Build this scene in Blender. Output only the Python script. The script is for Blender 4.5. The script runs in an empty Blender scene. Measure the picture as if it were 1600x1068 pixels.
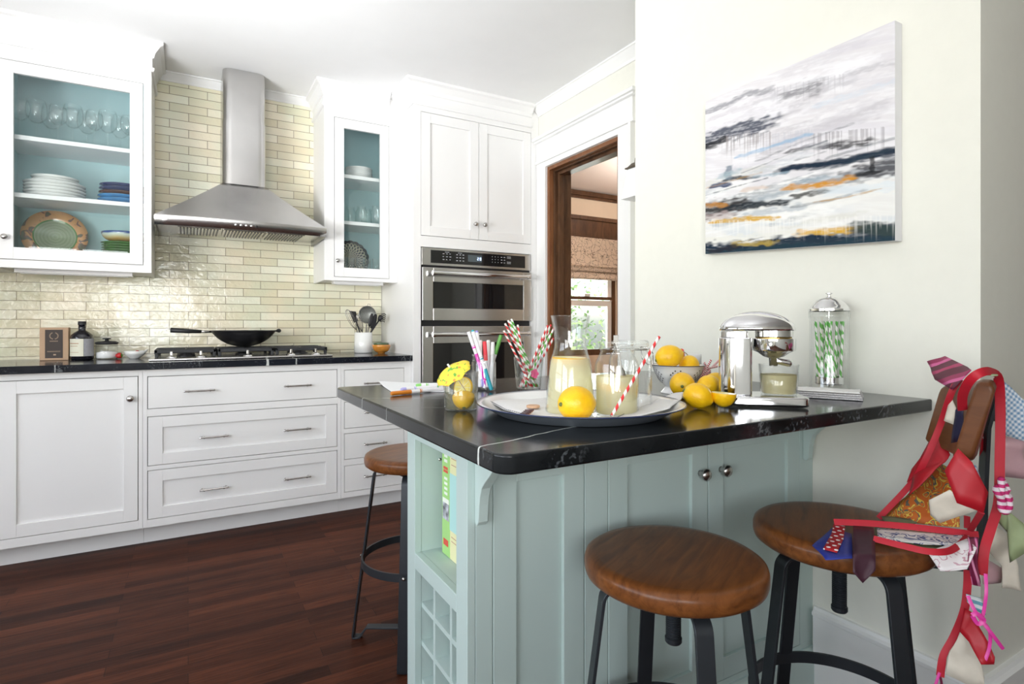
import bpy, bmesh, math, random
from mathutils import Vector, Matrix, noise
random.seed(7)
C = bpy.context.scene.collection
PI = math.pi
# ------------------------------------------------------------------ camera model
F = 880.7; YAW = math.radians(29.88); SA, CA = math.sin(YAW), math.cos(YAW); VH = 507.6; H = 1.10
def ray(u, v):
    s = (u-800)/F
    return Vector((SA+s*CA, CA-s*SA, (VH-v)/F))
def at(u, v, X=None, Y=None, Z=None, d=None):
    r = ray(u, v)
    if X is not None: d = X/r.x
    elif Y is not None: d = Y/r.y
    elif Z is not None: d = (Z-H)/r.z
    return Vector((r.x*d, r.y*d, H+r.z*d))
def cam_dir(deg):           # angle measured from the photographer's right, towards the distance
    return math.radians(deg) - YAW

# ------------------------------------------------------------------ materials
MATS = {}
def new_mat(name):
    m = bpy.data.materials.new(name); m.use_nodes = True
    nt = m.node_tree; b = nt.nodes['Principled BSDF']
    MATS[name] = m
    return m, nt, b
def N(nt, t, **k):
    n = nt.nodes.new(t)
    for a, v in k.items():
        if a in ('operation','blend_type','data_type','interpolation','wave_type','bands_direction','feature','distance','voronoi_dimensions','noise_dimensions','layer_name','attribute_name','rotation_type','invert'):
            setattr(n, a, v)
        else:
            n.inputs[a].default_value = v
    return n
def L(nt, a, b): nt.links.new(a, b)
def objco(nt, scale=(1,1,1), rot=(0,0,0), loc=(0,0,0)):
    tc = nt.nodes.new('ShaderNodeTexCoord'); mp = nt.nodes.new('ShaderNodeMapping')
    mp.inputs['Scale'].default_value = scale; mp.inputs['Rotation'].default_value = rot; mp.inputs['Location'].default_value = loc
    L(nt, tc.outputs['Object'], mp.inputs['Vector']); return mp.outputs['Vector']
def ramp(nt, fac, stops, interp='LINEAR'):
    r = nt.nodes.new('ShaderNodeValToRGB'); r.color_ramp.interpolation = interp
    e = r.color_ramp.elements
    while len(e) < len(stops): e.new(0.5)
    for el, (p, c) in zip(e, stops):
        el.position = p; el.color = (*c, 1) if len(c) == 3 else c
    L(nt, fac, r.inputs['Fac']); return r.outputs['Color']
def mixc(nt, fac, a, b, mode='MIX'):
    n = nt.nodes.new('ShaderNodeMix'); n.data_type = 'RGBA'; n.blend_type = mode
    for s, v in ((n.inputs[0], fac), (n.inputs[6], a), (n.inputs[7], b)):
        if hasattr(v, 'is_output'): L(nt, v, s)
        else: s.default_value = (*v, 1) if isinstance(v, tuple) and len(v) == 3 else v
    return n.outputs[2]
def math_(nt, op, a, b=None, c=None):
    n = nt.nodes.new('ShaderNodeMath'); n.operation = op
    for i, v in enumerate((a, b, c)):
        if v is None: continue
        if hasattr(v, 'is_output'): L(nt, v, n.inputs[i])
        else: n.inputs[i].default_value = v
    return n.outputs[0]
def bump(nt, b, h, strength=.3, dist=.002):
    n = nt.nodes.new('ShaderNodeBump'); n.inputs['Strength'].default_value = strength; n.inputs['Distance'].default_value = dist
    L(nt, h, n.inputs['Height']); L(nt, n.outputs['Normal'], b.inputs['Normal'])
def simple(name, col, rough=.5, metal=0, var=.04, nscale=6, bmp=0, spec=None, coat=0, trans=0, ior=None, sss=0):
    m, nt, b = new_mat(name)
    v = objco(nt)
    n = N(nt, 'ShaderNodeTexNoise', Scale=nscale, Detail=4.0); L(nt, v, n.inputs['Vector'])
    dark = tuple(max(0, c*(1-var)) for c in col); lite = tuple(min(1, c*(1+var)) for c in col)
    L(nt, ramp(nt, n.outputs['Fac'], [(.3, dark), (.7, lite)]), b.inputs['Base Color'])
    b.inputs['Roughness'].default_value = rough; b.inputs['Metallic'].default_value = metal
    if spec is not None: b.inputs['Specular IOR Level'].default_value = spec
    b.inputs['Coat Weight'].default_value = coat
    b.inputs['Transmission Weight'].default_value = trans
    if ior: b.inputs['IOR'].default_value = ior
    if sss: b.inputs['Subsurface Weight'].default_value = sss; b.inputs['Subsurface Radius'].default_value = (.01,.006,.003)
    if bmp: bump(nt, b, n.outputs['Fac'], bmp, .002)
    return m
M_ceiling = simple('ceiling_paint', (.86,.86,.86), .9, var=.01)
M_wall = simple('wall_paint', (.77,.765,.69), .8, var=.01, nscale=30, bmp=.03)
M_creamwall = simple('cream_wall_paint', (.72,.60,.47), .8, var=.02)
M_pinkceil = simple('far_room_ceiling_paint', (.86,.78,.74), .9, var=.01)
M_white = simple('white_cabinet_paint', (.83,.825,.82), .35, var=.012, nscale=3)
M_gap = simple('carcass_gap_shade', (.03,.028,.026), .9)  # near-black colour puts the shade of door and drawer gaps on the carcass
M_trim = simple('white_trim_paint', (.86,.86,.85), .35, var=.01)
M_island = simple('blue_green_island_paint', (.50,.61,.585), .42, var=.015, nscale=3)
M_aqua = simple('aqua_interior_paint', (.44,.63,.65), .5, var=.02)
M_steel = simple('brushed_steel', (.58,.57,.56), .27, 1, var=.06)
M_chrome = simple('polished_chrome', (.82,.82,.83), .06, 1, var=.02)
M_nickel = simple('satin_nickel', (.52,.50,.48), .25, 1, var=.04)
M_black = simple('black_enamel', (.012,.012,.014), .35, var=.1)
M_iron = simple('black_cast_iron', (.02,.021,.024), .5, var=.2, nscale=60, bmp=.2)
M_stoolmetal = simple('blackened_steel', (.028,.032,.038), .42, .4, var=.15)
M_blackglass = simple('black_oven_glass', (.006,.006,.007), .04, spec=.8)
M_darkpanel = simple('black_control_glass', (.01,.01,.011), .08)
M_ceramic = simple('white_ceramic', (.84,.84,.82), .2, coat=.3, var=.01)
M_rubber = simple('black_plastic', (.015,.015,.017), .45)
M_paper = simple('white_paper', (.85,.86,.87), .7, var=.01)
M_cloth = simple('white_linen', (.80,.79,.78), .9, var=.03, nscale=300, bmp=.25)
M_greycloth = simple('grey_woven_linen', (.55,.54,.55), .9, var=.35, nscale=500, bmp=.4)
M_kraft = simple('kraft_card', (.55,.37,.24), .7, var=.05)
M_lens = simple('halogen_lamp_lens', (.75,.73,.68), .1)
M_enamel = simple('white_enamel', (.82,.82,.81), .18, coat=.4, var=.01)
M_enamelgrey = simple('grey_enamel_underside', (.20,.23,.27), .3, var=.04)
M_navyenamel = simple('navy_enamel_edge', (.02,.03,.08), .25)
M_sage = simple('pale_green_tape', (.35,.45,.25), .8)

def wood(name, c1, c2, scale=(3,30,30), rough=.3, coat=.2, dens=1.0):
    m, nt, b = new_mat(name)
    v = objco(nt, scale)
    n1 = N(nt, 'ShaderNodeTexNoise', Scale=2.0*dens, Detail=8.0, Roughness=.6, Distortion=.8); L(nt, v, n1.inputs['Vector'])
    L(nt, ramp(nt, n1.outputs['Fac'], [(.3, c1), (.68, c2)]), b.inputs['Base Color'])
    b.inputs['Roughness'].default_value = rough; b.inputs['Coat Weight'].default_value = coat; b.inputs['Coat Roughness'].default_value = .12; b.inputs['Specular IOR Level'].default_value = .25
    bump(nt, b, n1.outputs['Fac'], .08, .001)
    return m
M_seat = wood('walnut_stained_seat', (.090,.029,.009), (.21,.074,.021), (3,26,26), .32, .05)
M_backwood = wood('walnut_stained_backrest', (.10,.036,.013), (.15,.055,.02), (8,8,40), .35, .1, .6)
M_darkoak = wood('dark_oak_trim', (.055,.026,.013), (.13,.062,.030), (8,8,2), .4, .15)
M_redoak = wood('orange_brown_oak_edge', (.16,.06,.025), (.26,.11,.045), (8,8,2), .4, .1)
M_birch = wood('pale_birch', (.55,.33,.20), (.66,.42,.27), (40,40,6), .6, 0)

# wooden floor: boards along X
def floor_mat():
    m, nt, b = new_mat('dark_red_brown_floorboards')
    v = objco(nt)
    br = nt.nodes.new('ShaderNodeTexBrick'); L(nt, v, br.inputs['Vector'])
    br.offset = .37; br.offset_frequency = 2; br.squash = 1
    br.inputs['Scale'].default_value = 1; br.inputs['Brick Width'].default_value = .62; br.inputs['Row Height'].default_value = .057
    br.inputs['Mortar Size'].default_value = .0009; br.inputs['Mortar Smooth'].default_value = .3; br.inputs['Bias'].default_value = 0
    br.inputs['Color1'].default_value = (.036,.0125,.0075,1); br.inputs['Color2'].default_value = (.105,.034,.017,1); br.inputs['Mortar'].default_value = (.012,.007,.005,1)
    v2 = objco(nt, (2.2, 38, 1))
    n = N(nt, 'ShaderNodeTexNoise', Scale=2.5, Detail=9.0, Roughness=.65, Distortion=1.2); L(nt, v2, n.inputs['Vector'])
    g = ramp(nt, n.outputs['Fac'], [(.28,(.50,.47,.45)), (.5,(.9,.88,.88)), (.72,(1.35,1.25,1.2))])
    v3 = objco(nt, (1.0, 12, 1))
    n3 = N(nt, 'ShaderNodeTexNoise', Scale=1.3, Detail=3.0); L(nt, v3, n3.inputs['Vector'])
    g3 = ramp(nt, n3.outputs['Fac'], [(.35,(.72,.70,.72)), (.65,(1.2,1.15,1.1))])
    c = mixc(nt, 1.0, mixc(nt, 1.0, br.outputs['Color'], g, 'MULTIPLY'), g3, 'MULTIPLY')
    L(nt, c, b.inputs['Base Color']); b.inputs['Roughness'].default_value = .42; b.inputs['Specular IOR Level'].default_value = .07
    h = mixc(nt, .8, n.outputs['Fac'], br.outputs['Fac'], 'SUBTRACT')
    bump(nt, b, h, .25, .002)
    return m
M_floor = floor_mat()

def tile_mat():
    m, nt, b = new_mat('glazed_cream_olive_tile')
    v = objco(nt, (1,1,1), (math.radians(90),0,0), (0,0,0))
    tc = nt.nodes.new('ShaderNodeTexCoord'); sp = nt.nodes.new('ShaderNodeSeparateXYZ'); L(nt, tc.outputs['Object'], sp.inputs[0])
    cb = nt.nodes.new('ShaderNodeCombineXYZ')
    L(nt, math_(nt, 'ADD', sp.outputs[0], .697+4.0), cb.inputs[0]); L(nt, math_(nt, 'ADD', sp.outputs[2], -.031+2.0), cb.inputs[1])
    br = nt.nodes.new('ShaderNodeTexBrick'); L(nt, cb.outputs[0], br.inputs['Vector'])
    br.offset = .5; br.inputs['Scale'].default_value = 1; br.inputs['Brick Width'].default_value = .2; br.inputs['Row Height'].default_value = .05
    br.inputs['Mortar Size'].default_value = .0018; br.inputs['Mortar Smooth'].default_value = .2; br.inputs['Bias'].default_value = 0
    br.inputs['Color1'].default_value = (.76,.71,.52,1); br.inputs['Color2'].default_value = (.92,.88,.73,1); br.inputs['Mortar'].default_value = (.36,.30,.21,1)
    n = N(nt, 'ShaderNodeTexNoise', Scale=5.0, Detail=3.0); L(nt, tc.outputs['Object'], n.inputs['Vector'])
    tint = ramp(nt, n.outputs['Fac'], [(.35,(.94,.99,.97)), (.65,(1.04,1.0,.96))])
    L(nt, mixc(nt, 1.0, br.outputs['Color'], tint, 'MULTIPLY'), b.inputs['Base Color'])
    b.inputs['Roughness'].default_value = .12; b.inputs['Coat Weight'].default_value = .3
    n2 = N(nt, 'ShaderNodeTexNoise', Scale=34.0, Detail=2.0, Distortion=.7); L(nt, tc.outputs['Object'], n2.inputs['Vector'])
    n3 = N(nt, 'ShaderNodeTexNoise', Scale=9.0, Detail=1.0); L(nt, tc.outputs['Object'], n3.inputs['Vector'])
    h = math_(nt, 'ADD', math_(nt, 'MULTIPLY', n2.outputs['Fac'], .8), math_(nt, 'MULTIPLY', n3.outputs['Fac'], 1.2))
    h = math_(nt, 'SUBTRACT', h, math_(nt, 'MULTIPLY', br.outputs['Fac'], .8))
    bump(nt, b, h, .75, .004)
    return m
M_tile = tile_mat()

def stone_mat(name, veins, tone=(.006,.007,.008), tone2=(.022,.024,.026)):
    m, nt, b = new_mat(name)
    tc = nt.nodes.new('ShaderNodeTexCoord'); co = tc.outputs['Object']
    n = N(nt, 'ShaderNodeTexNoise', Scale=7.0, Detail=6.0, Roughness=.6); L(nt, co, n.inputs['Vector'])
    c = ramp(nt, n.outputs['Fac'], [(.4, tone), (.75, tone2)])
    # faint speckle
    n2 = N(nt, 'ShaderNodeTexNoise', Scale=120.0, Detail=2.0); L(nt, co, n2.inputs['Vector'])
    n2b = N(nt, 'ShaderNodeTexNoise', Scale=9.0, Detail=2.0); L(nt, co, n2b.inputs['Vector'])
    sp = math_(nt, 'MULTIPLY', ramp(nt, n2.outputs['Fac'], [(.55,(0,0,0)), (.7,(1,1,1))]), ramp(nt, n2b.outputs['Fac'], [(.5,(0,0,0)), (.7,(.7,.7,.7))]))
    c = mixc(nt, sp, c, (.16,.175,.19))
    # thin random veins
    nw = N(nt, 'ShaderNodeTexNoise', Scale=3.0, Detail=6.0, Roughness=.55, Distortion=.6); L(nt, co, nw.inputs['Vector'])
    ab = math_(nt, 'ABSOLUTE', math_(nt, 'SUBTRACT', nw.outputs['Fac'], .5))
    vv = math_(nt, 'MULTIPLY', ramp(nt, ab, [(0,(1,1,1)), (.006,(0,0,0))]), ramp(nt, n2b.outputs['Fac'], [(.5,(0,0,0)), (.6,(.5,.5,.5))]))
    c = mixc(nt, vv, c, (.30,.32,.33))
    s = nt.nodes.new('ShaderNodeSeparateXYZ'); L(nt, co, s.inputs[0])
    wob = N(nt, 'ShaderNodeTexNoise', Scale=9.0, Detail=6.0); L(nt, co, wob.inputs['Vector'])
    for (x0, y0, x1, y1, w, k) in veins:
        dx, dy = x1-x0, y1-y0; l = math.hypot(dx, dy); nx, ny = -dy/l, dx/l; cc = nx*x0+ny*y0
        dd = math_(nt, 'ADD', math_(nt, 'MULTIPLY', s.outputs[0], nx), math_(nt, 'MULTIPLY', s.outputs[1], ny))
        dd = math_(nt, 'ADD', math_(nt, 'SUBTRACT', dd, cc), math_(nt, 'MULTIPLY', math_(nt, 'SUBTRACT', wob.outputs['Fac'], .5), .03))
        f = math_(nt, 'MULTIPLY', math_(nt, 'LESS_THAN', math_(nt, 'ABSOLUTE', dd), w), k)
        t = math_(nt, 'ADD', math_(nt, 'MULTIPLY', s.outputs[0], dx/l), math_(nt, 'MULTIPLY', s.outputs[1], dy/l))
        t0 = (x0*dx+y0*dy)/l
        f = math_(nt, 'MULTIPLY', f, math_(nt, 'MULTIPLY', math_(nt, 'GREATER_THAN', t, t0-.05), math_(nt, 'LESS_THAN', t, t0+l)))
        c = mixc(nt, f, c, (.62,.64,.62))
    L(nt, c, b.inputs['Base Color'])
    b.inputs['Roughness'].default_value = .15; b.inputs['Specular IOR Level'].default_value = .26
    bump(nt, b, n2.outputs['Fac'], .03, .001)
    return m
M_stone_i = stone_mat('island_soapstone', [(.385,.770,.70,.855,.0022,.9), (.385,1.43,.60,1.30,.0014,.7), (.385,1.23,.55,1.15,.0009,.6)])
M_stone_b = stone_mat('back_soapstone', [(.36,3.2,.44,4.0,.006,.8), (.52,3.2,.50,4.0,.003,.6), (-.52,3.2,-.62,4.0,.002,.5)], (.006,.007,.012), (.016,.018,.026))

def glass_mat(name, tint=(.97,.985,.98), edge=(.70,.76,.75), refl=.5, base=.04, rough=0.0):
    m = bpy.data.materials.new(name); m.use_nodes = True; nt = m.node_tree; nt.nodes.clear()
    out = nt.nodes.new('ShaderNodeOutputMaterial'); tr = nt.nodes.new('ShaderNodeBsdfTransparent'); gl = nt.nodes.new('ShaderNodeBsdfGlossy')
    gl.inputs['Roughness'].default_value = rough; gl.inputs['Color'].default_value = (1,1,1,1)
    lw = nt.nodes.new('ShaderNodeLayerWeight'); lw.inputs['Blend'].default_value = .5
    L(nt, ramp(nt, lw.outputs['Facing'], [(0, tint), (.72, tint), (1, edge)]), tr.inputs['Color'])
    p = math_(nt, 'POWER', lw.outputs['Facing'], 4.0)
    f = math_(nt, 'ADD', math_(nt, 'MULTIPLY', p, refl), base)
    mx = nt.nodes.new('ShaderNodeMixShader'); L(nt, f, mx.inputs[0]); L(nt, tr.outputs[0], mx.inputs[1]); L(nt, gl.outputs[0], mx.inputs[2])
    L(nt, mx.outputs[0], out.inputs['Surface']); MATS[name] = m
    return m
M_glass = glass_mat('clear_glass', (.992,.997,.995), (.40,.46,.46), .85, .045)
M_pane = glass_mat('cabinet_pane_glass', (.96,.98,.98), (.8,.85,.85), .8, .035)
M_greenglass = glass_mat('aqua_tinted_glass', (.97,.99,.985), (.5,.66,.64), .7, .05)

def liquid_mat(name, col, clear=.25):
    m = bpy.data.materials.new(name); m.use_nodes = True; nt = m.node_tree; nt.nodes.clear()
    out = nt.nodes.new('ShaderNodeOutputMaterial'); d = nt.nodes.new('ShaderNodeBsdfDiffuse'); t = nt.nodes.new('ShaderNodeBsdfTranslucent'); tr = nt.nodes.new('ShaderNodeBsdfTransparent')
    v = objco(nt); n = N(nt, 'ShaderNodeTexNoise', Scale=20.0, Detail=3.0); L(nt, v, n.inputs['Vector'])
    c = ramp(nt, n.outputs['Fac'], [(.3, tuple(x*.95 for x in col)), (.7, col)])
    for q in (d, t): L(nt, c, q.inputs['Color'])
    tr.inputs['Color'].default_value = (*[min(1, x*1.05) for x in col], 1)
    a = nt.nodes.new('ShaderNodeMixShader'); a.inputs[0].default_value = .5; L(nt, d.outputs[0], a.inputs[1]); L(nt, t.outputs[0], a.inputs[2])
    b = nt.nodes.new('ShaderNodeMixShader'); b.inputs[0].default_value = clear; L(nt, a.outputs[0], b.inputs[1]); L(nt, tr.outputs[0], b.inputs[2])
    L(nt, b.outputs[0], out.inputs['Surface']); MATS[name] = m
    return m
M_lemonade = liquid_mat('cloudy_lemonade', (.99,.95,.70), .2)
M_juice = liquid_mat('cloudy_lemon_juice', (.90,.83,.52), .15)
M_water = liquid_mat('pale_lemon_water', (.98,.98,.88), .9)

def lemon_mat():
    m, nt, b = new_mat('lemon_peel')
    v = objco(nt)
    n = N(nt, 'ShaderNodeTexNoise', Scale=60.0, Detail=2.0); L(nt, v, n.inputs['Vector'])
    vo = N(nt, 'ShaderNodeTexVoronoi', Scale=420.0); L(nt, v, vo.inputs['Vector'])
    L(nt, ramp(nt, n.outputs['Fac'], [(.3,(.80,.44,.004)), (.7,(.88,.54,.008))]), b.inputs['Base Color'])
    b.inputs['Roughness'].default_value = .35; b.inputs['Subsurface Weight'].default_value = .1; b.inputs['Subsurface Radius'].default_value = (.01,.005,.001)
    bump(nt, b, vo.outputs['Distance'], .25, .0012)
    return m
M_lemon = lemon_mat()
M_stemend = simple('dark_green_stem_end', (.10,.13,.03), .7)
M_pith = simple('lemon_pith', (.88,.84,.62), .6)
M_flesh = simple('lemon_flesh', (.90,.72,.16), .3, var=.15, nscale=120, bmp=.3, sss=.2)

def straw_mat(name, c, c2=(.85,.84,.80), pitch=.022, r=.003):
    m, nt, b = new_mat(name)
    tc = nt.nodes.new('ShaderNodeTexCoord'); s = nt.nodes.new('ShaderNodeSeparateXYZ'); L(nt, tc.outputs['Object'], s.inputs[0])
    a = math_(nt, 'DIVIDE', math_(nt, 'ARCTAN2', s.outputs[1], s.outputs[0]), 2*PI)
    f = math_(nt, 'FRACT', math_(nt, 'ADD', math_(nt, 'ADD', a, math_(nt, 'DIVIDE', s.outputs[2], pitch)), 10.0))
    L(nt, ramp(nt, f, [(0, c), (.5, c2)], 'CONSTANT'), b.inputs['Base Color']); b.inputs['Roughness'].default_value = .6
    return m
M_straw_red = straw_mat('red_striped_paper', (.62,.03,.03)); M_straw_green = straw_mat('green_striped_paper', (.10,.42,.06))
M_straw_tall = straw_mat('wide_green_striped_paper', (.10,.42,.06), (.85,.84,.80), .034); M_twine = straw_mat('grey_white_twine', (.30,.28,.26), (.8,.8,.78), .006)
M_candy = straw_mat('candy_stripes', (.60,.02,.04), (.86,.84,.82), .016)

def stripes(name, cols, scale, axis=0, rough=.5, coords='UV'):
    m, nt, b = new_mat(name)
    tc = nt.nodes.new('ShaderNodeTexCoord'); s = nt.nodes.new('ShaderNodeSeparateXYZ'); L(nt, tc.outputs[coords], s.inputs[0])
    f = math_(nt, 'FRACT', math_(nt, 'ADD', math_(nt, 'MULTIPLY', s.outputs[axis], scale), 20.0))
    L(nt, ramp(nt, f, cols, 'CONSTANT'), b.inputs['Base Color']); b.inputs['Roughness'].default_value = rough
    return m
def dots(name, base, dot, scale, rad, rough=.5):
    m, nt, b = new_mat(name)
    tc = nt.nodes.new('ShaderNodeTexCoord')
    vo = N(nt, 'ShaderNodeTexVoronoi', Scale=scale, Randomness=.0); vo.voronoi_dimensions = '2D'; L(nt, tc.outputs['UV'], vo.inputs['Vector'])
    L(nt, ramp(nt, vo.outputs['Distance'], [(0, dot), (rad, base)], 'CONSTANT'), b.inputs['Base Color']); b.inputs['Roughness'].default_value = rough
    return m
def gingham(name, base, c, scale):
    m, nt, b = new_mat(name)
    tc = nt.nodes.new('ShaderNodeTexCoord'); s = nt.nodes.new('ShaderNodeSeparateXYZ'); L(nt, tc.outputs['UV'], s.inputs[0])
    fs = []
    for i in (0, 1):
        f = math_(nt, 'FRACT', math_(nt, 'ADD', math_(nt, 'MULTIPLY', s.outputs[i], scale), 20.0)); fs.append(math_(nt, 'GREATER_THAN', f, .5))
    t = math_(nt, 'MULTIPLY', math_(nt, 'ADD', fs[0], fs[1]), .5)
    L(nt, mixc(nt, t, base, c), b.inputs['Base Color']); b.inputs['Roughness'].default_value = .8
    return m
def blotch(name, cols, scale, rough=.6, dist=2.0):
    m, nt, b = new_mat(name)
    tc = nt.nodes.new('ShaderNodeTexCoord')
    n = N(nt, 'ShaderNodeTexNoise', Scale=scale, Detail=2.0, Distortion=dist); L(nt, tc.outputs['UV'], n.inputs['Vector'])
    L(nt, ramp(nt, n.outputs['Fac'], cols, 'CONSTANT'), b.inputs['Base Color']); b.inputs['Roughness'].default_value = rough
    return m
def silk(name, col, rough=.5, sheen=.02):
    m = simple(name, col, rough, var=.06, nscale=40, bmp=.05); m.node_tree.nodes['Principled BSDF'].inputs['Sheen Weight'].default_value = sheen
    return m
M_redsilk = silk('red_silk', (.40,.005,.014)); M_redtape = silk('red_bias_tape', (.46,.005,.020), .6)
M_cream = silk('cream_fabric', (.68,.62,.52), .7); M_maroon = silk('dark_maroon_silk', (.045,.010,.022)); M_navy = silk('navy_silk', (.012,.010,.04))
M_bluesilk = silk('royal_blue_silk', (.02,.035,.28)); M_pink = silk('pale_pink_satin', (.58,.36,.39), .35, .1); M_green = silk('sage_silk', (.30,.36,.19), .5)
M_hot = silk('hot_pink_ribbon', (.70,.04,.32), .35); M_olive = silk('dark_olive_patch', (.16,.17,.09), .6)
M_tiestripe = stripes('maroon_pink_tie_stripes', [(0,(.10,.008,.03)), (.3,(.30,.02,.09)), (.48,(.62,.12,.30)), (.60,(.10,.008,.03)), (.85,(.42,.03,.12))], 14, 1)
M_stripehang = stripes('maroon_pink_fringe_stripes', [(0,(.14,.01,.04)), (.35,(.60,.16,.32)), (.5,(.20,.01,.06)), (.8,(.65,.25,.40))], 45, 0)
M_polka = dots('red_polka_dot_silk', (.40,.008,.015), (.85,.85,.85), 62, .24)
M_ging = gingham('blue_white_gingham', (.72,.76,.80), (.16,.30,.48), 130)
M_paisley = blotch('orange_paisley_silk', [(0,(.46,.10,.012)), (.44,(.60,.42,.05)), (.48,(.10,.10,.08)), (.51,(.50,.12,.015)), (.6,(.62,.47,.08)), (.64,(.44,.10,.012))], 26)
M_toile = blotch('blue_white_toile', [(0,(.78,.76,.72)), (.46,(.08,.11,.25)), (.50,(.76,.74,.72)), (.56,(.09,.12,.26)), (.60,(.78,.76,.72))], 20)
M_pinktoile = blotch('pink_white_toile', [(0,(.74,.70,.70)), (.48,(.5,.28,.33)), (.50,(.74,.70,.70)), (.6,(.55,.35,.4)), (.62,(.74,.70,.70))], 20)
M_bluestripe = stripes('light_blue_stripes', [(0,(.75,.80,.82)), (.5,(.18,.42,.52))], 80, 1)

# ------------------------------------------------------------------ mesh helpers
def box(bm, x0, x1, y0, y1, z0, z1):
    vs = [bm.verts.new(p) for p in ((x0,y0,z0),(x1,y0,z0),(x1,y1,z0),(x0,y1,z0),(x0,y0,z1),(x1,y0,z1),(x1,y1,z1),(x0,y1,z1))]
    for f in ((0,3,2,1),(4,5,6,7),(0,1,5,4),(1,2,6,5),(2,3,7,6),(3,0,4,7)): bm.faces.new([vs[i] for i in f])
def lathe(bm, prof, seg=40, c=(0,0,0), mi=0, axis='z'):
    rings = []
    for r, z in prof:
        if r < 1e-6:
            rings.append([bm.verts.new((c[0], c[1], c[2]+z))])
        else:
            rings.append([bm.verts.new((c[0]+r*math.cos(2*PI*i/seg), c[1]+r*math.sin(2*PI*i/seg), c[2]+z)) for i in range(seg)])
    for a, b in zip(rings, rings[1:]):
        for i in range(seg):
            j = (i+1) % seg
            if len(a) == 1 and len(b) == 1: continue
            if len(a) == 1: f = bm.faces.new((a[0], b[i], b[j]))
            elif len(b) == 1: f = bm.faces.new((a[i], a[j], b[0]))
            else: f = bm.faces.new((a[i], a[j], b[j], b[i]))
            f.material_index = mi
def frames(pts, closed=False):
    out = []; n = len(pts); up = Vector((0,0,1))
    prev = None
    for i in range(n):
        a = pts[(i-1) % n] if (closed or i > 0) else pts[i]; b = pts[(i+1) % n] if (closed or i < n-1) else pts[i]
        t = (b-a).normalized()
        if prev is None:
            s = t.cross(up)
            if s.length < .05: s = t.cross(Vector((1,0,0)))
            s.normalize()
        else:
            s = prev - t*prev.dot(t)
            s = s.normalized() if s.length > 1e-6 else t.cross(up).normalized()
        prev = s; out.append((t, s, s.cross(t)))
    return out
def tube(bm, pts, r, seg=10, closed=False, caps=True, mi=0):
    pts = [Vector(p) for p in pts]; fr = frames(pts, closed); rings = []
    rr = r if isinstance(r, (list, tuple)) else [r]*len(pts)
    for p, (t, s, w), q in zip(pts, fr, rr):
        rings.append([bm.verts.new(p + s*q*math.cos(2*PI*i/seg) + w*q*math.sin(2*PI*i/seg)) for i in range(seg)])
    n = len(rings)
    for k in range(n if closed else n-1):
        a, b = rings[k], rings[(k+1) % n]
        for i in range(seg):
            j = (i+1) % seg; f = bm.faces.new((a[i], a[j], b[j], b[i])); f.material_index = mi
    if caps and not closed:
        bm.faces.new(rings[0][::-1]).material_index = mi; bm.faces.new(rings[-1]).material_index = mi
def bar(bm, pts, w, t, side):
    """flat bar swept along pts; side = direction of its width"""
    pts = [Vector(p) for p in pts]; side = Vector(side).normalized(); rings = []
    for i, p in enumerate(pts):
        a = pts[max(0, i-1)]; b = pts[min(len(pts)-1, i+1)]
        tan = (b-a).normalized(); nrm = tan.cross(side).normalized()
        rings.append([bm.verts.new(p + side*w/2*x + nrm*t/2*y) for x, y in ((-1,-1),(1,-1),(1,1),(-1,1))])
    for a, b in zip(rings, rings[1:]):
        for i in range(4):
            j = (i+1) % 4; bm.faces.new((a[i], a[j], b[j], b[i]))
    bm.faces.new(rings[0][::-1]); bm.faces.new(rings[-1])
def prism(bm, poly, axis, a0, a1):
    """extrude a 2-D polygon along an axis: axis 'x' -> poly is (y,z); 'y' -> (x,z); 'z' -> (x,y)"""
    def P(q, a): return {'x': (a, q[0], q[1]), 'y': (q[0], a, q[1]), 'z': (q[0], q[1], a)}[axis]
    A = [bm.verts.new(P(q, a0)) for q in poly]; B = [bm.verts.new(P(q, a1)) for q in poly]; n = len(poly)
    bm.faces.new(A); bm.faces.new(B[::-1])
    for i in range(n): bm.faces.new((A[i], B[i], B[(i+1) % n], A[(i+1) % n]))
def sweep(bm, path, prof):
    """mouldings: path = XY points, prof = (out, z); out grows to the right of the walking direction"""
    n = len(path); P = [Vector((*p, 0)) for p in path]; rings = []
    for i in range(n):
        d1 = (P[i]-P[i-1]).normalized() if i > 0 else None; d2 = (P[i+1]-P[i]).normalized() if i < n-1 else None
        n1 = Vector((d1.y, -d1.x, 0)) if d1 else None; n2 = Vector((d2.y, -d2.x, 0)) if d2 else None
        if n1 is None: m = n2
        elif n2 is None: m = n1
        else:
            m = (n1+n2); m = m/ (m.dot(n1))
        rings.append([bm.verts.new(P[i] + m*o + Vector((0,0,z))) for o, z in prof])
    k = len(prof)
    for a, b in zip(rings, rings[1:]):
        for i in range(k):
            j = (i+1) % k; bm.faces.new((a[i], a[j], b[j], b[i]))
    bm.faces.new(rings[0][::-1]); bm.faces.new(rings[-1])
def shaker_y(bm, x0, x1, z0, z1, y, th=.020, st=.062, rec=.010, rail=None):
    """panelled front facing -Y; y = front plane"""
    rail = rail or st
    box(bm, x0, x0+st, y, y+th, z0, z1); box(bm, x1-st, x1, y, y+th, z0, z1)
    box(bm, x0+st, x1-st, y, y+th, z1-rail, z1); box(bm, x0+st, x1-st, y, y+th, z0, z0+rail)
    box(bm, x0+st, x1-st, y+rec, y+th, z0+rail, z1-rail)
BASES = {}
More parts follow.
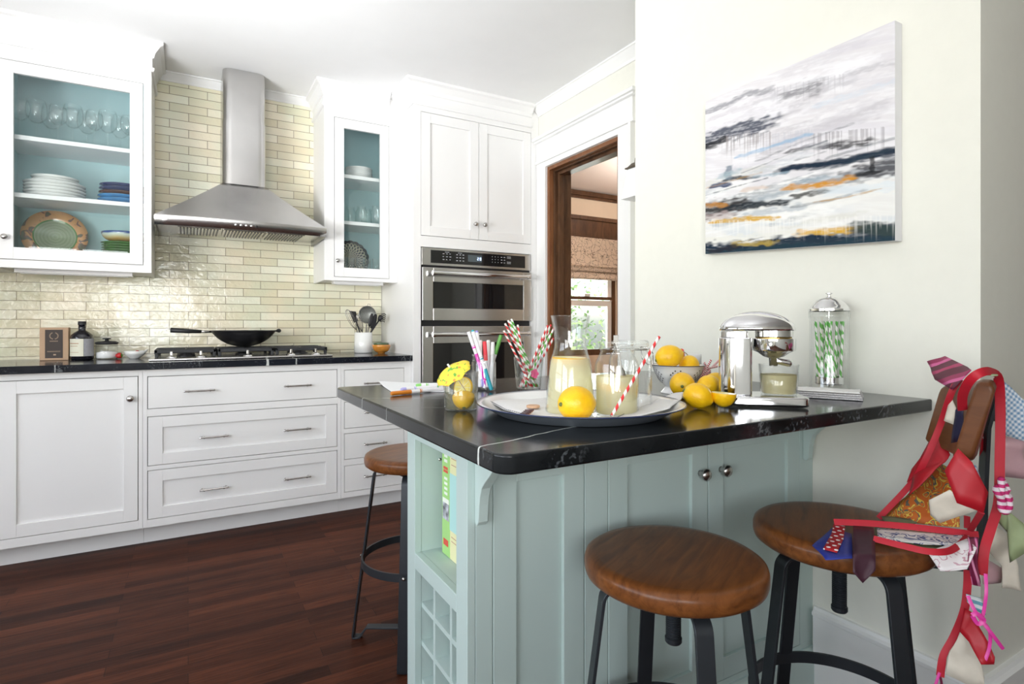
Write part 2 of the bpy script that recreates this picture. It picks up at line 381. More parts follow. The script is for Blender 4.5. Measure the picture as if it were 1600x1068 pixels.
def obj(name, bm, mat=None, parent=None, smooth=False, bevel=0, subsurf=0, bseg=2, solid=0, recalc=True, dedup=False):
    if dedup: bmesh.ops.remove_doubles(bm, verts=bm.verts, dist=1e-5)
    if recalc: bmesh.ops.recalc_face_normals(bm, faces=bm.faces)
    me = bpy.data.meshes.new(name); bm.to_mesh(me); bm.free()
    o = bpy.data.objects.new(name, me); C.objects.link(o)
    for m in (mat if isinstance(mat, (list, tuple)) else [mat]):
        if m: me.materials.append(m)
    if smooth: me.polygons.foreach_set('use_smooth', [True]*len(me.polygons))
    if solid:
        s = o.modifiers.new('solid', 'SOLIDIFY'); s.thickness = solid; s.offset = 0
    if bevel:
        b = o.modifiers.new('bevel', 'BEVEL'); b.width = bevel; b.segments = bseg; b.limit_method = 'ANGLE'; b.angle_limit = .6
    if subsurf:
        s = o.modifiers.new('sub', 'SUBSURF'); s.levels = subsurf; s.render_levels = subsurf
    if smooth == 'auto':
        try: me.shade_auto_smooth
        except Exception: pass
    if parent is not None:
        o.parent = parent
        b = BASES.get(parent.name)
        if b is not None: o.matrix_parent_inverse = Matrix.Translation(-b)
    return o
def auto(o, ang=.6):
    """smooth faces, sharp edges above ang"""
    me = o.data; bm = bmesh.new(); bm.from_mesh(me)
    for f in bm.faces: f.smooth = True
    for e in bm.edges:
        if len(e.link_faces) == 2 and e.calc_face_angle(0) > ang: e.smooth = False
    bm.to_mesh(me); bm.free(); return o
def tag(o, label, cat, group=None, kind=None):
    o['label'] = label; o['category'] = cat
    if group: o['group'] = group
    if kind: o['kind'] = kind
    return o
def thing(name, label, cat, base=(0,0,0), group=None, local=False, rotz=0):
    """Empty at the thing's base. world-built children are un-shifted by its base; local-built ones ride on it"""
    o = bpy.data.objects.new(name, None); C.objects.link(o); o.empty_display_size = .05
    o.location = base; o.rotation_euler = (0,0,rotz)
    BASES[o.name] = None if local else Vector(base)
    tag(o, label, cat, group); return o
def struct(name, bm, mat, parent=None, **k):
    o = obj(name, bm, mat, parent, **k)
    if parent is None: o['kind'] = 'structure'
    return o
def dup(root, label=None, loc=None, rotz=None, group=None):
    r = root.copy(); C.objects.link(r)
    if loc is not None: r.location = loc
    if rotz is not None: r.rotation_euler = (0,0,rotz)
    if label: r['label'] = label
    if group: r['group'] = group
    for ch in list(root.children):
        c = ch.copy(); C.objects.link(c); c.parent = r; c.matrix_parent_inverse = ch.matrix_parent_inverse.copy()
        for g in list(ch.children):
            d = g.copy(); C.objects.link(d); d.parent = c; d.matrix_parent_inverse = g.matrix_parent_inverse.copy()
    return r
def NB(): return bmesh.new()
def part(label_o, text): label_o['label'] = text; return label_o

# ================================================================== THE ROOM
CEIL = 2.60; WY = 3.95
bm = NB(); box(bm, -2.5, 6.5, -2.6, 6.0, -.05, 0); struct('floor', bm, M_floor)
bm = NB(); box(bm, -2.5, 2.18, -2.6, 4.05, CEIL, CEIL+.1); box(bm, 2.18, 5.2, -2.6, 1.2, CEIL, CEIL+.1); struct('ceiling', bm, M_ceiling)
bm = NB(); box(bm, -2.5, 2.255, WY, WY+.1, 0, CEIL); struct('wall_back', bm, M_wall)
# glazed tile field on the back wall, from the worktop up
bm = NB(); box(bm, -2.4, 1.19, WY-.012, WY-.0005, .915, 2.56); o = struct('wall_tiles', bm, M_tile)
# left wall with a wide window opening, kept out of the frame
def wall_x(name, x0, x1, y0, y1, holes, mat):
    bm = NB(); ys = sorted(holes)
    cur = y0
    for a, b, z0, z1 in ys:
        box(bm, x0, x1, cur, a, 0, CEIL); box(bm, x0, x1, a, b, 0, z0); box(bm, x0, x1, a, b, z1, CEIL); cur = b
    box(bm, x0, x1, cur, y1, 0, CEIL); return struct(name, bm, mat)
def wall_y(name, y0, y1, x0, x1, holes, mat):
    bm = NB(); cur = x0
    for a, b, z0, z1 in sorted(holes):
        box(bm, cur, a, y0, y1, 0, CEIL); box(bm, a, b, y0, y1, 0, z0); box(bm, a, b, y0, y1, z1, CEIL); cur = b
    box(bm, cur, x1, y0, y1, 0, CEIL); return struct(name, bm, mat)
wall_x('wall_left', -2.5, -2.4, -2.6, 4.05, [(-1.6,.2,.7,2.25), (.5,2.6,.95,2.25)], M_wall)
wall_y('wall_rear', -2.6, -2.5, -2.5, 5.2, [(-1.9,-.7,1.1,2.2)], M_wall)
def sash(name, axis, c, a, b, z0, z1, mat):
    bm = NB(); w = .05
    def bx(p0, p1, q0, q1, dz=.03):
        if axis == 'x': box(bm, c-dz, c+dz, p0, p1, q0, q1)
        else: box(bm, p0, p1, c-dz, c+dz, q0, q1)
    bx(a, a+w, z0, z1); bx(b-w, b, z0, z1); bx(a+w, b-w, z0, z0+w); bx(a+w, b-w, z1-w, z1)
    zm = (z0+z1)/2; bx(a+w, b-w, zm-.02, zm+.02); m = (a+b)/2; bx(m-.03, m+.03, z0+w, zm-.02); bx(m-.03, m+.03, zm+.02, z1-w)
    o = struct(name, bm, mat); return o
sash('window_1', 'x', -2.46, -1.6, .2, .7, 2.25, M_trim); sash('window_2', 'x', -2.46, .5, 2.6, .95, 2.25, M_trim)
sash('window_3', 'y', -2.56, -1.9, -.7, 1.1, 2.2, M_trim)
# projecting wall that carries the painting
PX = 1.615
bm = NB(); box(bm, PX, 3.2, .60, 1.78, 0, CEIL); struct('wall_right', bm, M_wall)
bm = NB(); box(bm, 3.2, 5.2, .60, 1.2, 0, CEIL); box(bm, 5.1, 5.2, -2.6, .6, 0, CEIL); struct('wall_side', bm, M_wall)
# doorway wall
DX, DT = 2.105, .15
bm = NB(); box(bm, DX, DX+DT, 1.78, 2.44, 0, CEIL); box(bm, DX, DX+DT, 3.18, WY, 0, CEIL); box(bm, DX, DX+DT, 2.44, 3.18, 2.165, CEIL); struct('wall_doorway', bm, M_wall)
# baseboards with a moulded cap
BB = [(0,0), (.016,0), (.016,.243), (.022,.247), (.022,.256), (.014,.262), (.010,.270), (0,.270)]
bm = NB(); sweep(bm, [(PX,1.0),(PX,.60),(5.1,.60)][::-1], [(-o, z) for o, z in BB]); 
bmesh.ops.recalc_face_normals(bm, faces=bm.faces); struct('baseboard_right', bm, M_trim)
# crown mouldings on the bare walls
CR = [(0,2.552), (.008,2.552), (.012,2.560), (.040,2.590), (.048,2.592), (.048,2.5995), (0,2.5995)]
bm = NB(); sweep(bm, [(-.17,WY-.012),(.73,WY-.012)], CR); struct('trim_1', bm, M_trim)
CRD = [(0,2.535), (.010,2.535), (.016,2.548), (.055,2.588), (.062,2.590), (.062,2.5995), (0,2.5995)]
bm = NB(); sweep(bm, [(DX,3.285),(DX,1.785)], CRD); struct('trim_2', bm, M_trim)
# door casing (kitchen side)
bm = NB()
box(bm, DX-.022, DX, 3.18, 3.285, 0, 2.20); box(bm, DX-.022, DX, 2.335, 2.44, 0, 2.20)
box(bm, DX-.034, DX, 2.322, 2.343, 0, 2.20)
box(bm, DX-.022, DX, 2.44, 3.18, 2.166, 2.20); box(bm, DX-.034, DX, 2.30, 3.288, 2.200, 2.218)
box(bm, DX-.024, DX, 2.315, 3.286, 2.218, 2.340); box(bm, DX-.045, DX, 2.29, 3.288, 2.340, 2.352); box(bm, DX-.060, DX, 2.275, 3.288, 2.352, 2.372)
struct('trim_3', bm, M_trim, bevel=.002)
# dark oak jamb
bm = NB()
box(bm, DX+.03, DX+DT+.02, 3.145, 3.1795, 0, 2.1645); box(bm, DX+.03, DX+DT+.02, 2.4405, 2.475, 0, 2.1645); box(bm, DX+.03, DX+DT+.02, 2.475, 3.145, 2.13, 2.1645)
box(bm, DX+.055, DX+.095, 3.125, 3.145, 0, 2.13); box(bm, DX+.055, DX+.095, 2.475, 2.495, 0, 2.13); box(bm, DX+.055, DX+.095, 2.495, 3.125, 2.11, 2.13)
struct('door_1', bm, M_darkoak, bevel=.002)
bm = NB()
box(bm, DX-.004, DX+.03, 3.155, 3.1795, 0, 2.1645); box(bm, DX-.004, DX+.03, 2.4405, 2.465, 0, 2.1645); box(bm, DX-.004, DX+.03, 2.465, 3.155, 2.14, 2.1645)
struct('trim_4', bm, M_redoak, bevel=.002)

# ---- the room beyond
RY = 5.2
wx0, wx1, wz0, wz1 = 3.05, 4.42, .75, 2.10
bm = NB()
box(bm, 2.255, wx0, RY, RY+.12, 0, CEIL+.1); box(bm, wx1, 6.4, RY, RY+.12, 0, CEIL+.1); box(bm, wx0, wx1, RY, RY+.12, 0, wz0); box(bm, wx0, wx1, RY, RY+.12, wz1, CEIL+.1)
struct('wall_far', bm, M_creamwall)
bm = NB(); box(bm, 2.18, 2.255, 4.05, RY, 0, CEIL+.1); box(bm, 6.3, 6.4, 1.2, RY, 0, CEIL+.1); box(bm, 3.2, 6.4, 1.2, 1.3, 0, CEIL+.1); struct('wall_far_side', bm, M_creamwall)
bm = NB(); box(bm, 2.255, 6.4, 1.78, RY, CEIL+.04, CEIL+.14); box(bm, 3.2, 6.4, 1.2, 1.78, CEIL+.04, CEIL+.14); struct('ceiling_far', bm, M_pinkceil)
bm = NB(); box(bm, 2.255, 6.3, RY-.05, RY-.0005, 2.575, 2.625); box(bm, 2.255, 6.3, RY-.03, RY-.0005, 2.545, 2.575); struct('trim_5', bm, M_darkoak, bevel=.003)
bm = NB(); box(bm, 2.9, 4.60, RY-.035, RY-.0005, 2.12, 2.30); box(bm, 2.9, 4.62, RY-.055, RY-.0005, 2.30, 2.345); box(bm, 2.9, 4.60, RY-.045, RY-.0005, 2.10, 2.12)
box(bm, wx1+.02, wx1+.14, RY-.03, RY-.0005, 0, 2.10); struct('trim_6', bm, M_darkoak, bevel=.003)
bm = NB()
for (a, b, c, d, y) in ((wx1-.05, wx1, wz0, wz1, 0), (wx0, wx0+.05, wz0, wz1, 0), (wx0+.05, wx1-.05, 1.395, 1.430, .0), (wx0+.05, wx1-.05, wz0, wz0+.07, 0), (wx0+.05, wx1-.05, wz1-.05, wz1, 0)):
    box(bm, a, b, RY+.02+y, RY+.06+y, c, d)
w5 = struct('window_5', bm, M_darkoak, bevel=.002)
bm = NB(); box(bm, wx1-.115, wx1-.055, RY+.025, RY+.055, 1.43, wz1-.055); box(bm, wx1-.115, wx1-.055, RY+.025, RY+.055, .83, 1.32); box(bm, wx0+.055, wx1-.055, RY+.025, RY+.055, 1.32, 1.385); box(bm, 3.95, 4.03, RY+.0, RY+.035, 1.43, 1.46)
obj('screen_frame', bm, M_trim, w5)
bm = NB(); box(bm, wx0+.05, wx1-.05, RY+.064, RY+.068, wz0+.07, wz1-.05); obj('pane', bm, M_pane, w5)
# roman shade
def shade_mat():
    m, nt, b = new_mat('branch_print_linen')
    v = objco(nt)
    n0 = N(nt, 'ShaderNodeTexNoise', Scale=9.0, Detail=2.0); L(nt, v, n0.inputs['Vector'])
    w = mixc(nt, .12, v, n0.outputs['Color'], 'ADD')
    vo = N(nt, 'ShaderNodeTexVoronoi', Scale=15.0); vo.feature = 'DISTANCE_TO_EDGE'; L(nt, w, vo.inputs['Vector'])
    ln = ramp(nt, vo.outputs['Distance'], [(0,(1,1,1)), (.045,(0,0,0))])
    v2 = N(nt, 'ShaderNodeTexVoronoi', Scale=42.0); L(nt, v, v2.inputs['Vector'])
    dt = ramp(nt, v2.outputs['Distance'], [(.22,(1,1,1)), (.28,(0,0,0))])
    n5 = N(nt, 'ShaderNodeTexNoise', Scale=14.0); L(nt, v, n5.inputs['Vector'])
    dt = math_(nt, 'MULTIPLY', dt, math_(nt, 'GREATER_THAN', n5.outputs['Fac'], .5))
    c = mixc(nt, ln, (.74,.63,.52), (.20,.15,.11)); c = mixc(nt, dt, c, (.10,.12,.10))
    L(nt, c, b.inputs['Base Color']); b.inputs['Roughness'].default_value = .9
    b.inputs['Transmission Weight'].default_value = 0
    return m
bm = NB(); pts = []
zt = 2.10
prof = [(RY-.045,2.10), (RY-.045,1.80), (RY-.075,1.775), (RY-.05,1.76), (RY-.085,1.715), (RY-.055,1.705), (RY-.095,1.655), (RY-.09,1.622), (RY-.045,1.622)]
A = [bm.verts.new((2.98, y, z)) for y, z in prof]; B = [bm.verts.new((4.55, y, z)) for y, z in prof]
for i in range(len(prof)-1): bm.faces.new((A[i], A[i+1], B[i+1], B[i]))
o = obj('roman_shade', bm, shade_mat(), solid=.004); auto(o, 1.2); tag(o, 'beige roman shade printed with dark branches above the far window', 'roman shade')
# garden outside the far window
def leaf_mat():
    m, nt, b = new_mat('garden_leaves'); v = objco(nt)
    n = N(nt, 'ShaderNodeTexNoise', Scale=3.0, Detail=3.0); L(nt, v, n.inputs['Vector'])
    L(nt, ramp(nt, n.outputs['Fac'], [(.35,(.12,.24,.05)), (.65,(.40,.55,.20))]), b.inputs['Base Color']); b.inputs['Roughness'].default_value = .6
    return m
M_leaf = leaf_mat()
bm = NB()
for i in range(9000):
    p = Vector((random.uniform(3.5,10.5), random.uniform(8.2,10.5), random.uniform(-.6,4.0)))
    if noise.noise(p*.9) < -.12 + (p.z-1.6)*.13: continue
    s = random.uniform(.04,.09); a = Vector([random.uniform(-1,1) for _ in range(3)]).normalized(); b_ = a.orthogonal().normalized()
    vs = [bm.verts.new(p+a*s), bm.verts.new(p+b_*s*.5), bm.verts.new(p-a*s), bm.verts.new(p-b_*s*.5)]; bm.faces.new(vs)
o = obj('garden_foliage', bm, M_leaf); tag(o, 'sunlit green tree foliage outside the far window', 'foliage', kind='stuff')
bm = NB(); box(bm, 2, 14, 5.6, 16, -.7, -.6); struct('ground', bm, M_leaf)

# ================================================================== BACK WALL CABINETS
FY = 3.33        # face of the base cabinets
def knob(parent, x, y, z, r=.016, axis='y', name='knob', sx=-1):
    bm = NB(); lathe(bm, [(0,0), (.008,0), (.006,.006), (.006,.014), (r,.020), (r*1.02,.024), (r*.7,.029), (0,.031)], 24)
    if axis == 'y': bmesh.ops.rotate(bm, verts=bm.verts, cent=(0,0,0), matrix=Matrix.Rotation(PI/2, 3, 'X'))
    bmesh.ops.translate(bm, verts=bm.verts, vec=(x, y, z)); return obj(name, bm, M_nickel, parent, smooth=True)
def pull(parent, x0, x1, y, z):
    bm = NB(); yy = y-.028
    for x in (x0+.012, x1-.012):
        tube(bm, [(x,y,z),(x,yy,z)], .0045, 10); 
    tube(bm, [(x0,yy,z),(x0+.006,yy,z)], [.0035,.0065], 12); tube(bm, [(x1-.006,yy,z),(x1,yy,z)], [.0065,.0035], 12)
    tube(bm, [(x0+.005,yy,z),(x1-.005,yy,z)], .0048, 12)
    for x in (x0+.022, x1-.022): tube(bm, [(x-.003,yy,z),(x+.003,yy,z)], .0068, 12)
    return obj('handle', bm, M_nickel, parent, smooth=False)
def base_cab(name, label, x0, x1, openings, ztop=.879):
    """openings: (xa, xb, za, zb). face frame with holes, carcass coloured dark as gap shade behind, toe kick"""
    t = thing(name, label, 'cabinet', ((x0+x1)/2, 3.64, 0), 'white base cabinets on the back wall')
    bm = NB()
    xs = sorted({x0, x1, *[o[0] for o in openings], *[o[1] for o in openings]})
    xa, xb = openings[0][0], openings[0][1]
    box(bm, x0, xa, FY, FY+.022, .094, ztop); box(bm, xb, x1, FY, FY+.022, .094, ztop)
    zs = sorted([(o[2], o[3]) for o in openings])
    cur = .094
    for a, b in zs:
        box(bm, xa, xb, FY, FY+.022, cur, a); cur = b
    box(bm, xa, xb, FY, FY+.022, cur, ztop)
    obj('face_frame', bm, M_white, t, bevel=.0008)
    bm = NB(); box(bm, x0, x1, FY+.024, WY-.001, .094, ztop-.002); obj('carcass', bm, M_gap, t)
    bm = NB(); box(bm, x0, x1, FY+.07, FY+.085, 0, .094); obj('toe_kick', bm, M_white, t)
    return t
G = .003
# door cabinet
t = base_cab('base_cabinet', 'white base cabinet with one large panelled door, farthest left', -1.9, -.1955, [(-1.30,-.7725,.135,.849), (-.7355,-.2125,.135,.849)][1:])
bm = NB(); shaker_y(bm, -.7355+G, -.2125-G, .135+G, .849-G, FY-.0005, st=.058)
d = obj('door', bm, M_white, t, bevel=.0012); knob(d, -.245, FY, .741)
bm = NB(); box(bm, -.774, -.7355, FY, FY+.022, .094, .879)
# three drawer cabinet
t = base_cab('drawer_cabinet', 'white base cabinet with three wide drawers under the cooktop', -.1945, .7685, [(-.176,.749,.682,.845), (-.176,.749,.398,.645), (-.176,.749,.132,.377)])
for k, (a, b) in enumerate([(.682,.845), (.398,.645), (.132,.377)]):
    bm = NB()
    if k == 0: box(bm, -.176+G, .749-G, FY-.0005, FY+.02, a+G, b-G)
    else: shaker_y(bm, -.176+G, .749-G, a+G, b-G, FY-.0005, st=.062, rail=.055)
    d = obj('drawer', bm, M_white, t, bevel=.0012)
    zz = (.764, .519, .249)[k]; yy = FY-.0005 if k == 0 else FY+.0095
    pull(d, -.020 if k == 0 else .050, .122 if k == 0 else .185, yy, zz) ; pull(d, .455, .600, yy, zz)
# four drawer cabinet
ops = [(.787,1.150,.706,.839), (.787,1.150,.496,.652), (.787,1.150,.316,.469), (.787,1.150,.126,.281)]
t = base_cab('drawer_cabinet', 'white base cabinet with a narrow stack of four drawers beside the oven tower', .7695, 1.1935, ops)
for k, o4 in enumerate(ops):
    bm = NB(); box(bm, .787+G, 1.150-G, FY-.0005, FY+.02, o4[2]+G, o4[3]-G); d = obj('drawer', bm, M_white, t, bevel=.0012)
    pull(d, .895, 1.035, FY-.0005, (.757,.585,.398,.208)[k])
# worktop
bm = NB(); box(bm, -1.92, 1.1935, 3.30, WY-.0125, .880, .915)
o = obj('countertop', bm, M_stone_b, bevel=.003); tag(o, 'long black soapstone worktop along the tiled back wall', 'countertop')

# cabinet crown profile
CC = [(0,2.452), (.010,2.452), (.014,2.460), (.014,2.470), (.004,2.474), (.004,2.520), (.012,2.524), (.018,2.545), (.040,2.575), (.056,2.582), (.056,2.5995), (0,2.5995)]
def glass_cab(name, label, x0, x1, fy, dx0, dx1, dz0, dz1, st, shelves, path, knobpos, group):
    t = thing(name, label, 'cabinet', ((x0+x1)/2, (fy+WY)/2, 1.378), group)
    yb = WY-.014
    bm = NB()
    box(bm, x0, dx0, fy, fy+.022, 1.378, 2.5985); box(bm, dx1, x1, fy, fy+.022, 1.378, 2.5985); box(bm, dx0, dx1, fy, fy+.022, 1.378, dz0); box(bm, dx0, dx1, fy, fy+.022, dz1, 2.5985)
    obj('face_frame', bm, M_white, t, bevel=.0008)
    bm = NB()
    box(bm, x0, x0+.018, fy+.022, yb, 1.378, 2.5985); box(bm, x1-.018, x1, fy+.022, yb, 1.378, 2.5985); box(bm, x0+.018, x1-.018, fy+.022, yb, 1.386, 1.404)
    obj('side_panels', bm, M_white, t)
    bm = NB(); box(bm, x0+.019, x0+.024, fy+.023, yb-.012, 1.405, 2.47); box(bm, x1-.024, x1-.019, fy+.023, yb-.012, 1.405, 2.47); box(bm, x0+.018, x1-.018, yb-.012, yb, 1.404, 2.48); box(bm, x0+.018, x1-.018, fy+.023, yb-.012, 2.47, 2.48)
    part(obj('interior_lining', bm, M_aqua, t), 'aqua painted cabinet interior')
    for z in shelves:
        bm = NB(); box(bm, x0+.025, x1-.025, fy+.045, yb-.013, z-.022, z); obj('shelf', bm, M_white, t, bevel=.001)
    bm = NB(); box(bm, x0+.025, x1-.025, fy+.03, yb-.013, 1.4045, 1.432); obj('cabinet_floor', bm, M_white, t)
    bm = NB(); g = G
    a0, a1, b0, b1 = dx0+g, dx1-g, dz0+g, dz1-g; y = fy-.0005; th = .02
    box(bm, a0, a0+st, y, y+th, b0, b1); box(bm, a1-st, a1, y, y+th, b0, b1); box(bm, a0+st, a1-st, y, y+th, b0, b0+st); box(bm, a0+st, a1-st, y, y+th, b1-st, b1)
    d = obj('door', bm, M_white, t, bevel=.0012)
    bm = NB(); box(bm, a0+st, a1-st, y+.010, y+.013, b0+st, b1-st); obj('pane', bm, M_pane, d)
    knob(d, knobpos[0], y, knobpos[1], .013)
    bm = NB(); sweep(bm, path, CC); obj('crown_molding', bm, M_white, t)
    return t
# left: the run continues out of the frame
UL = glass_cab('wall_cabinet', 'white glass-fronted wall cabinet left of the steel hood', -.812, -.17, 3.57, -.795, -.205, 1.417, 2.383, .058, [2.037,1.752], [(-1.5,3.57),(-.17,3.57),(-.17,WY-.013)], (-.764,1.524), 'glass-fronted wall cabinets')
t = thing('wall_cabinet', 'plain end of the white wall cabinet run at the left edge', 'cabinet', (-1.2,3.8,1.378))
bm = NB(); box(bm, -1.5, -.8125, 3.57, WY-.014, 1.378, 2.5985); obj('body', bm, M_white, t)
UR = glass_cab('wall_cabinet', 'narrow white glass-fronted wall cabinet right of the steel hood', .728, 1.1935, 3.59, .787, 1.139, 1.400, 2.397, .058, [2.058,1.763], [(.728,WY-.013),(.728,3.59),(1.1335,3.59)], (.805,1.500), 'glass-fronted wall cabinets')
for x0, x1 in ((-.75,-.26), (.80,1.12)):
    bm = NB(); box(bm, x0, x1, 3.66, 3.72, 1.362, 1.3855); box(bm, x0+.02, x1-.02, 3.67, 3.71, 1.358, 1.362)
    o = obj('under_cabinet_light', bm, M_white, bevel=.002); tag(o, 'slim white light bar under the %s wall cabinet' % ('left' if x0 < 0 else 'right narrow'), 'light')

# tall oven cabinet
TY = 3.29
t = thing('oven_cabinet', 'tall white cabinet housing the double wall oven', 'cabinet', (1.65, 3.6, 0))
bm = NB()
box(bm, 1.195, 1.243, TY, TY+.022, 0, 2.5985); box(bm, 2.041, 2.1035, TY, TY+.022, 0, 2.5985)
box(bm, 1.243, 2.041, TY, TY+.022, 2.418, 2.5985); box(bm, 1.243, 2.041, TY, TY+.022, 1.584, 1.652); box(bm, 1.243, 2.041, TY, TY+.022, 0, .30)
obj('face_frame', bm, M_white, t, bevel=.0008)
bm = NB(); box(bm, 1.195, 1.215, TY+.022, WY-.001, 0, 2.5985); obj('side_panel', bm, M_white, t)
bm = NB(); box(bm, 1.216, 2.1035, TY+.03, WY-.001, 1.60, 2.597); box(bm, 1.216, 2.1035, TY+.4, WY-.001, .02, 1.6); obj('carcass', bm, M_gap, t)
for x0, x1, kx in ((1.243,1.6415,1.612), (1.6415,2.041,1.678)):
    bm = NB(); shaker_y(bm, x0+G*.7, x1-G*.7, 1.652+G, 2.418-G, TY-.0005, st=.060); d = obj('door', bm, M_white, t, bevel=.0012); knob(d, kx, TY, 1.752, .014)
bm = NB(); sweep(bm, [(1.195,WY-.3),(1.195,TY),(2.043,TY)], CC); obj('crown_molding', bm, M_white, t)

# double wall oven
t = thing('double_wall_oven', 'stainless steel double wall oven with black control panel', 'oven', (1.64, 3.35, .30))
y = TY-.004
bm = NB(); box(bm, 1.247, 2.037, y+.02, y+.38, .304, 1.580); obj('body', bm, M_black, t)
bm = NB(); box(bm, 1.247, 2.037, y, y+.0195, 1.472, 1.580); cp = obj('control_panel', bm, M_steel, t, bevel=.002)
bm = NB(); box(bm, 1.306, 1.990, y-.002, y-.0002, 1.487, 1.567); NGL = len(bm.faces)
M_mark = simple('grey_white_lettering', (.42,.43,.45), .5)
def dash(x, z, w, h): box(bm, x, x+w, y-.0026, y-.0021, z, z+h)
for cx in (1.385, 1.408, 1.431):
    for cz in (1.510,1.528,1.546): dash(cx, cz, .012 if (cx+cz) % .03 > .012 else .008, .004)
for cx in (1.478, 1.500, 1.522):
    for cz in (1.507,1.526,1.545): dash(cx, cz, .011, .005)
for cx in (1.735,1.757,1.779,1.801,1.823):
    for cz in (1.512,1.530,1.548): dash(cx, cz, .004 if cx < 1.79 else .011, .004)
for cz in (1.510,1.519,1.545,1.554): dash(1.848, cz, .030, .003)
dash(1.40,1.557,.03,.003); dash(1.49,1.557,.028,.003)
for q_, f_ in enumerate(bm.faces): f_.material_index = 0 if q_ < NGL else 1
obj('control_glass', bm, [M_darkpanel, M_mark], cp)
bm = NB(); box(bm, 1.560, 1.660, y-.0026, y-.0021, 1.508, 1.552); obj('display', bm, simple('display_glass', (.07,.09,.10), .1), cp)
mm, nt, b = new_mat('lit_display_digits'); b.inputs['Base Color'].default_value = (.6,.7,.9,1); b.inputs['Emission Color'].default_value = (.6,.75,1,1); b.inputs['Emission Strength'].default_value = 1.2
bm = NB()
for (x, s) in ((1.627,'2'), (1.645,'0')):
    zb, w, h, q = 1.520, .010, .018, .0022
    seg = {'2': 'abged', '0': 'abcdef'}[s]
    S = {'a': (0,h-q,w,h), 'g': (0,h/2-q/2,w,h/2+q/2), 'd': (0,0,w,q), 'f': (0,h/2,q,h), 'b': (w-q,h/2,w,h), 'e': (0,0,q,h/2), 'c': (w-q,0,w,h/2)}
    for c_ in seg:
        a = S[c_]; box(bm, x+a[0], x+a[2], y-.0032, y-.0027, zb+a[1], zb+a[3])
obj('display_digits', bm, mm, cp)
def oven_door(z0, z1, wz0, wz1, hz):
    bm = NB(); x0, x1 = 1.247, 2.037
    wx0_, wx1_ = 1.318, 1.972; th = .030; ya, yb = y-.012, y+.018
    box(bm, x0, wx0_, ya, yb, z0, z1); box(bm, wx1_, x1, ya, yb, z0, z1); box(bm, wx0_, wx1_, ya, yb, wz1, z1); box(bm, wx0_, wx1_, ya, yb, z0, wz0)
    d = obj('oven_door', bm, M_steel, t, bevel=.003)
    bm = NB(); box(bm, wx0_, wx1_, ya+.006, ya+.012, wz0, wz1); obj('window', bm, M_blackglass, d)
    bm = NB()
    tube(bm, [(1.30,ya-.045,hz),(1.985,ya-.045,hz)], .013, 20)
    for x in (1.325, 1.960):
        tube(bm, [(x,ya,hz),(x,ya-.045,hz)], .010, 12)
    for x in (1.296, 1.975): tube(bm, [(x,ya-.045,hz),(x+.018,ya-.045,hz)], .0155, 20)
    o = obj('handle', bm, M_chrome, d); auto(o)
oven_door(1.128, 1.458, 1.205, 1.368, 1.420)
oven_door(.312, 1.094, .50, .985, 1.042)

# ================================================================== HOOD
t = thing('range_hood', 'stainless steel pyramid range hood with tall chimney', 'range hood', (.28, 3.7, 1.62))
x0, x1, y0, y1 = -.152, .712, 3.45, WY-.014
cx0, cx1, cy0 = .175, .405, 3.67
bm = NB()
segs = 14
def hood_ring(z, fx0, fx1, fy, bow):
    pts = [(fx0, y1)]
    for i in range(segs+1):
        a = i/segs; pts.append((fx0+(fx1-fx0)*a, fy - bow*(1-(2*a-1)**2)))
    pts.append((fx1, y1)); return [bm.verts.new((p[0], p[1], z)) for p in pts]
rings = []
rings.append(hood_ring(1.622, x0, x1, y0, .03)); rings.append(hood_ring(1.674, x0, x1, y0, .03))
for k in range(1, 13):
    a = k/12; q = a+.10*a*(1-a)
    z = 1.674 + (1.925-1.674)*a
    rings.append(hood_ring(z, x0+(cx0-x0)*q, x1+(cx1-x1)*q, y0+(cy0-y0)*q, .03*(1-a)))
for a_, b_ in zip(rings, rings[1:]):
    for i in range(len(a_)-1): bm.faces.new((a_[i], a_[i+1], b_[i+1], b_[i]))
o = obj('canopy', bm, M_steel, t, solid=.002); auto(o, .5)
bm = NB()
def chim(z0, z1, g=0):
    P = []; r = .05
    xa, xb, ya = cx0-g, cx1+g, cy0-g
    P.append((xa, y1))
    for i in range(9): a = PI+ i/8*PI/2; P.append((xa+r+r*math.cos(a), ya+r+r*math.sin(a)))
    for i in range(9): a = 1.5*PI+ i/8*PI/2; P.append((xb-r+r*math.cos(a), ya+r+r*math.sin(a)))
    P.append((xb, y1)); prism(bm, P, 'z', z0, z1)
chim(1.925, 2.30, .003); o = auto(obj('lower_chimney', bm, M_steel, t), .5)
bm = NB(); chim(2.30, 2.5995); o = auto(obj('upper_chimney', bm, M_steel, t), .5)
bm = NB(); box(bm, x0+.004, x1-.004, y0+.02, y1-.002, 1.650, 1.656); obj('underside_panel', bm, M_steel, t)
for k in range(3):
    xa = x0+.10+k*.225; xb = xa+.213
    bm = NB(); box(bm, xa, xb, y0+.12, y1-.10, 1.636, 1.649)
    f = obj('baffle_filter', bm, M_nickel, t, bevel=.002)
    bm = NB()
    for i in range(12): xx = xa+.012+i*.0165; box(bm, xx, xx+.007, y0+.13, y1-.11, 1.6325, 1.6358)
    obj('baffle_slats', bm, M_black, f)
for xx in (.055, .47):
    bm = NB(); lathe(bm, [(0,-.010), (.022,-.010), (.030,-.004), (.032,0)], 24, (xx, y0+.06, 1.6495)); o = obj('lamp', bm, M_chrome, t, smooth=True)
    bm = NB(); lathe(bm, [(0,-.0125), (.018,-.0115), (.018,-.0102)], 20, (xx, y0+.06, 1.6495)); obj('lens', bm, M_lens, o)
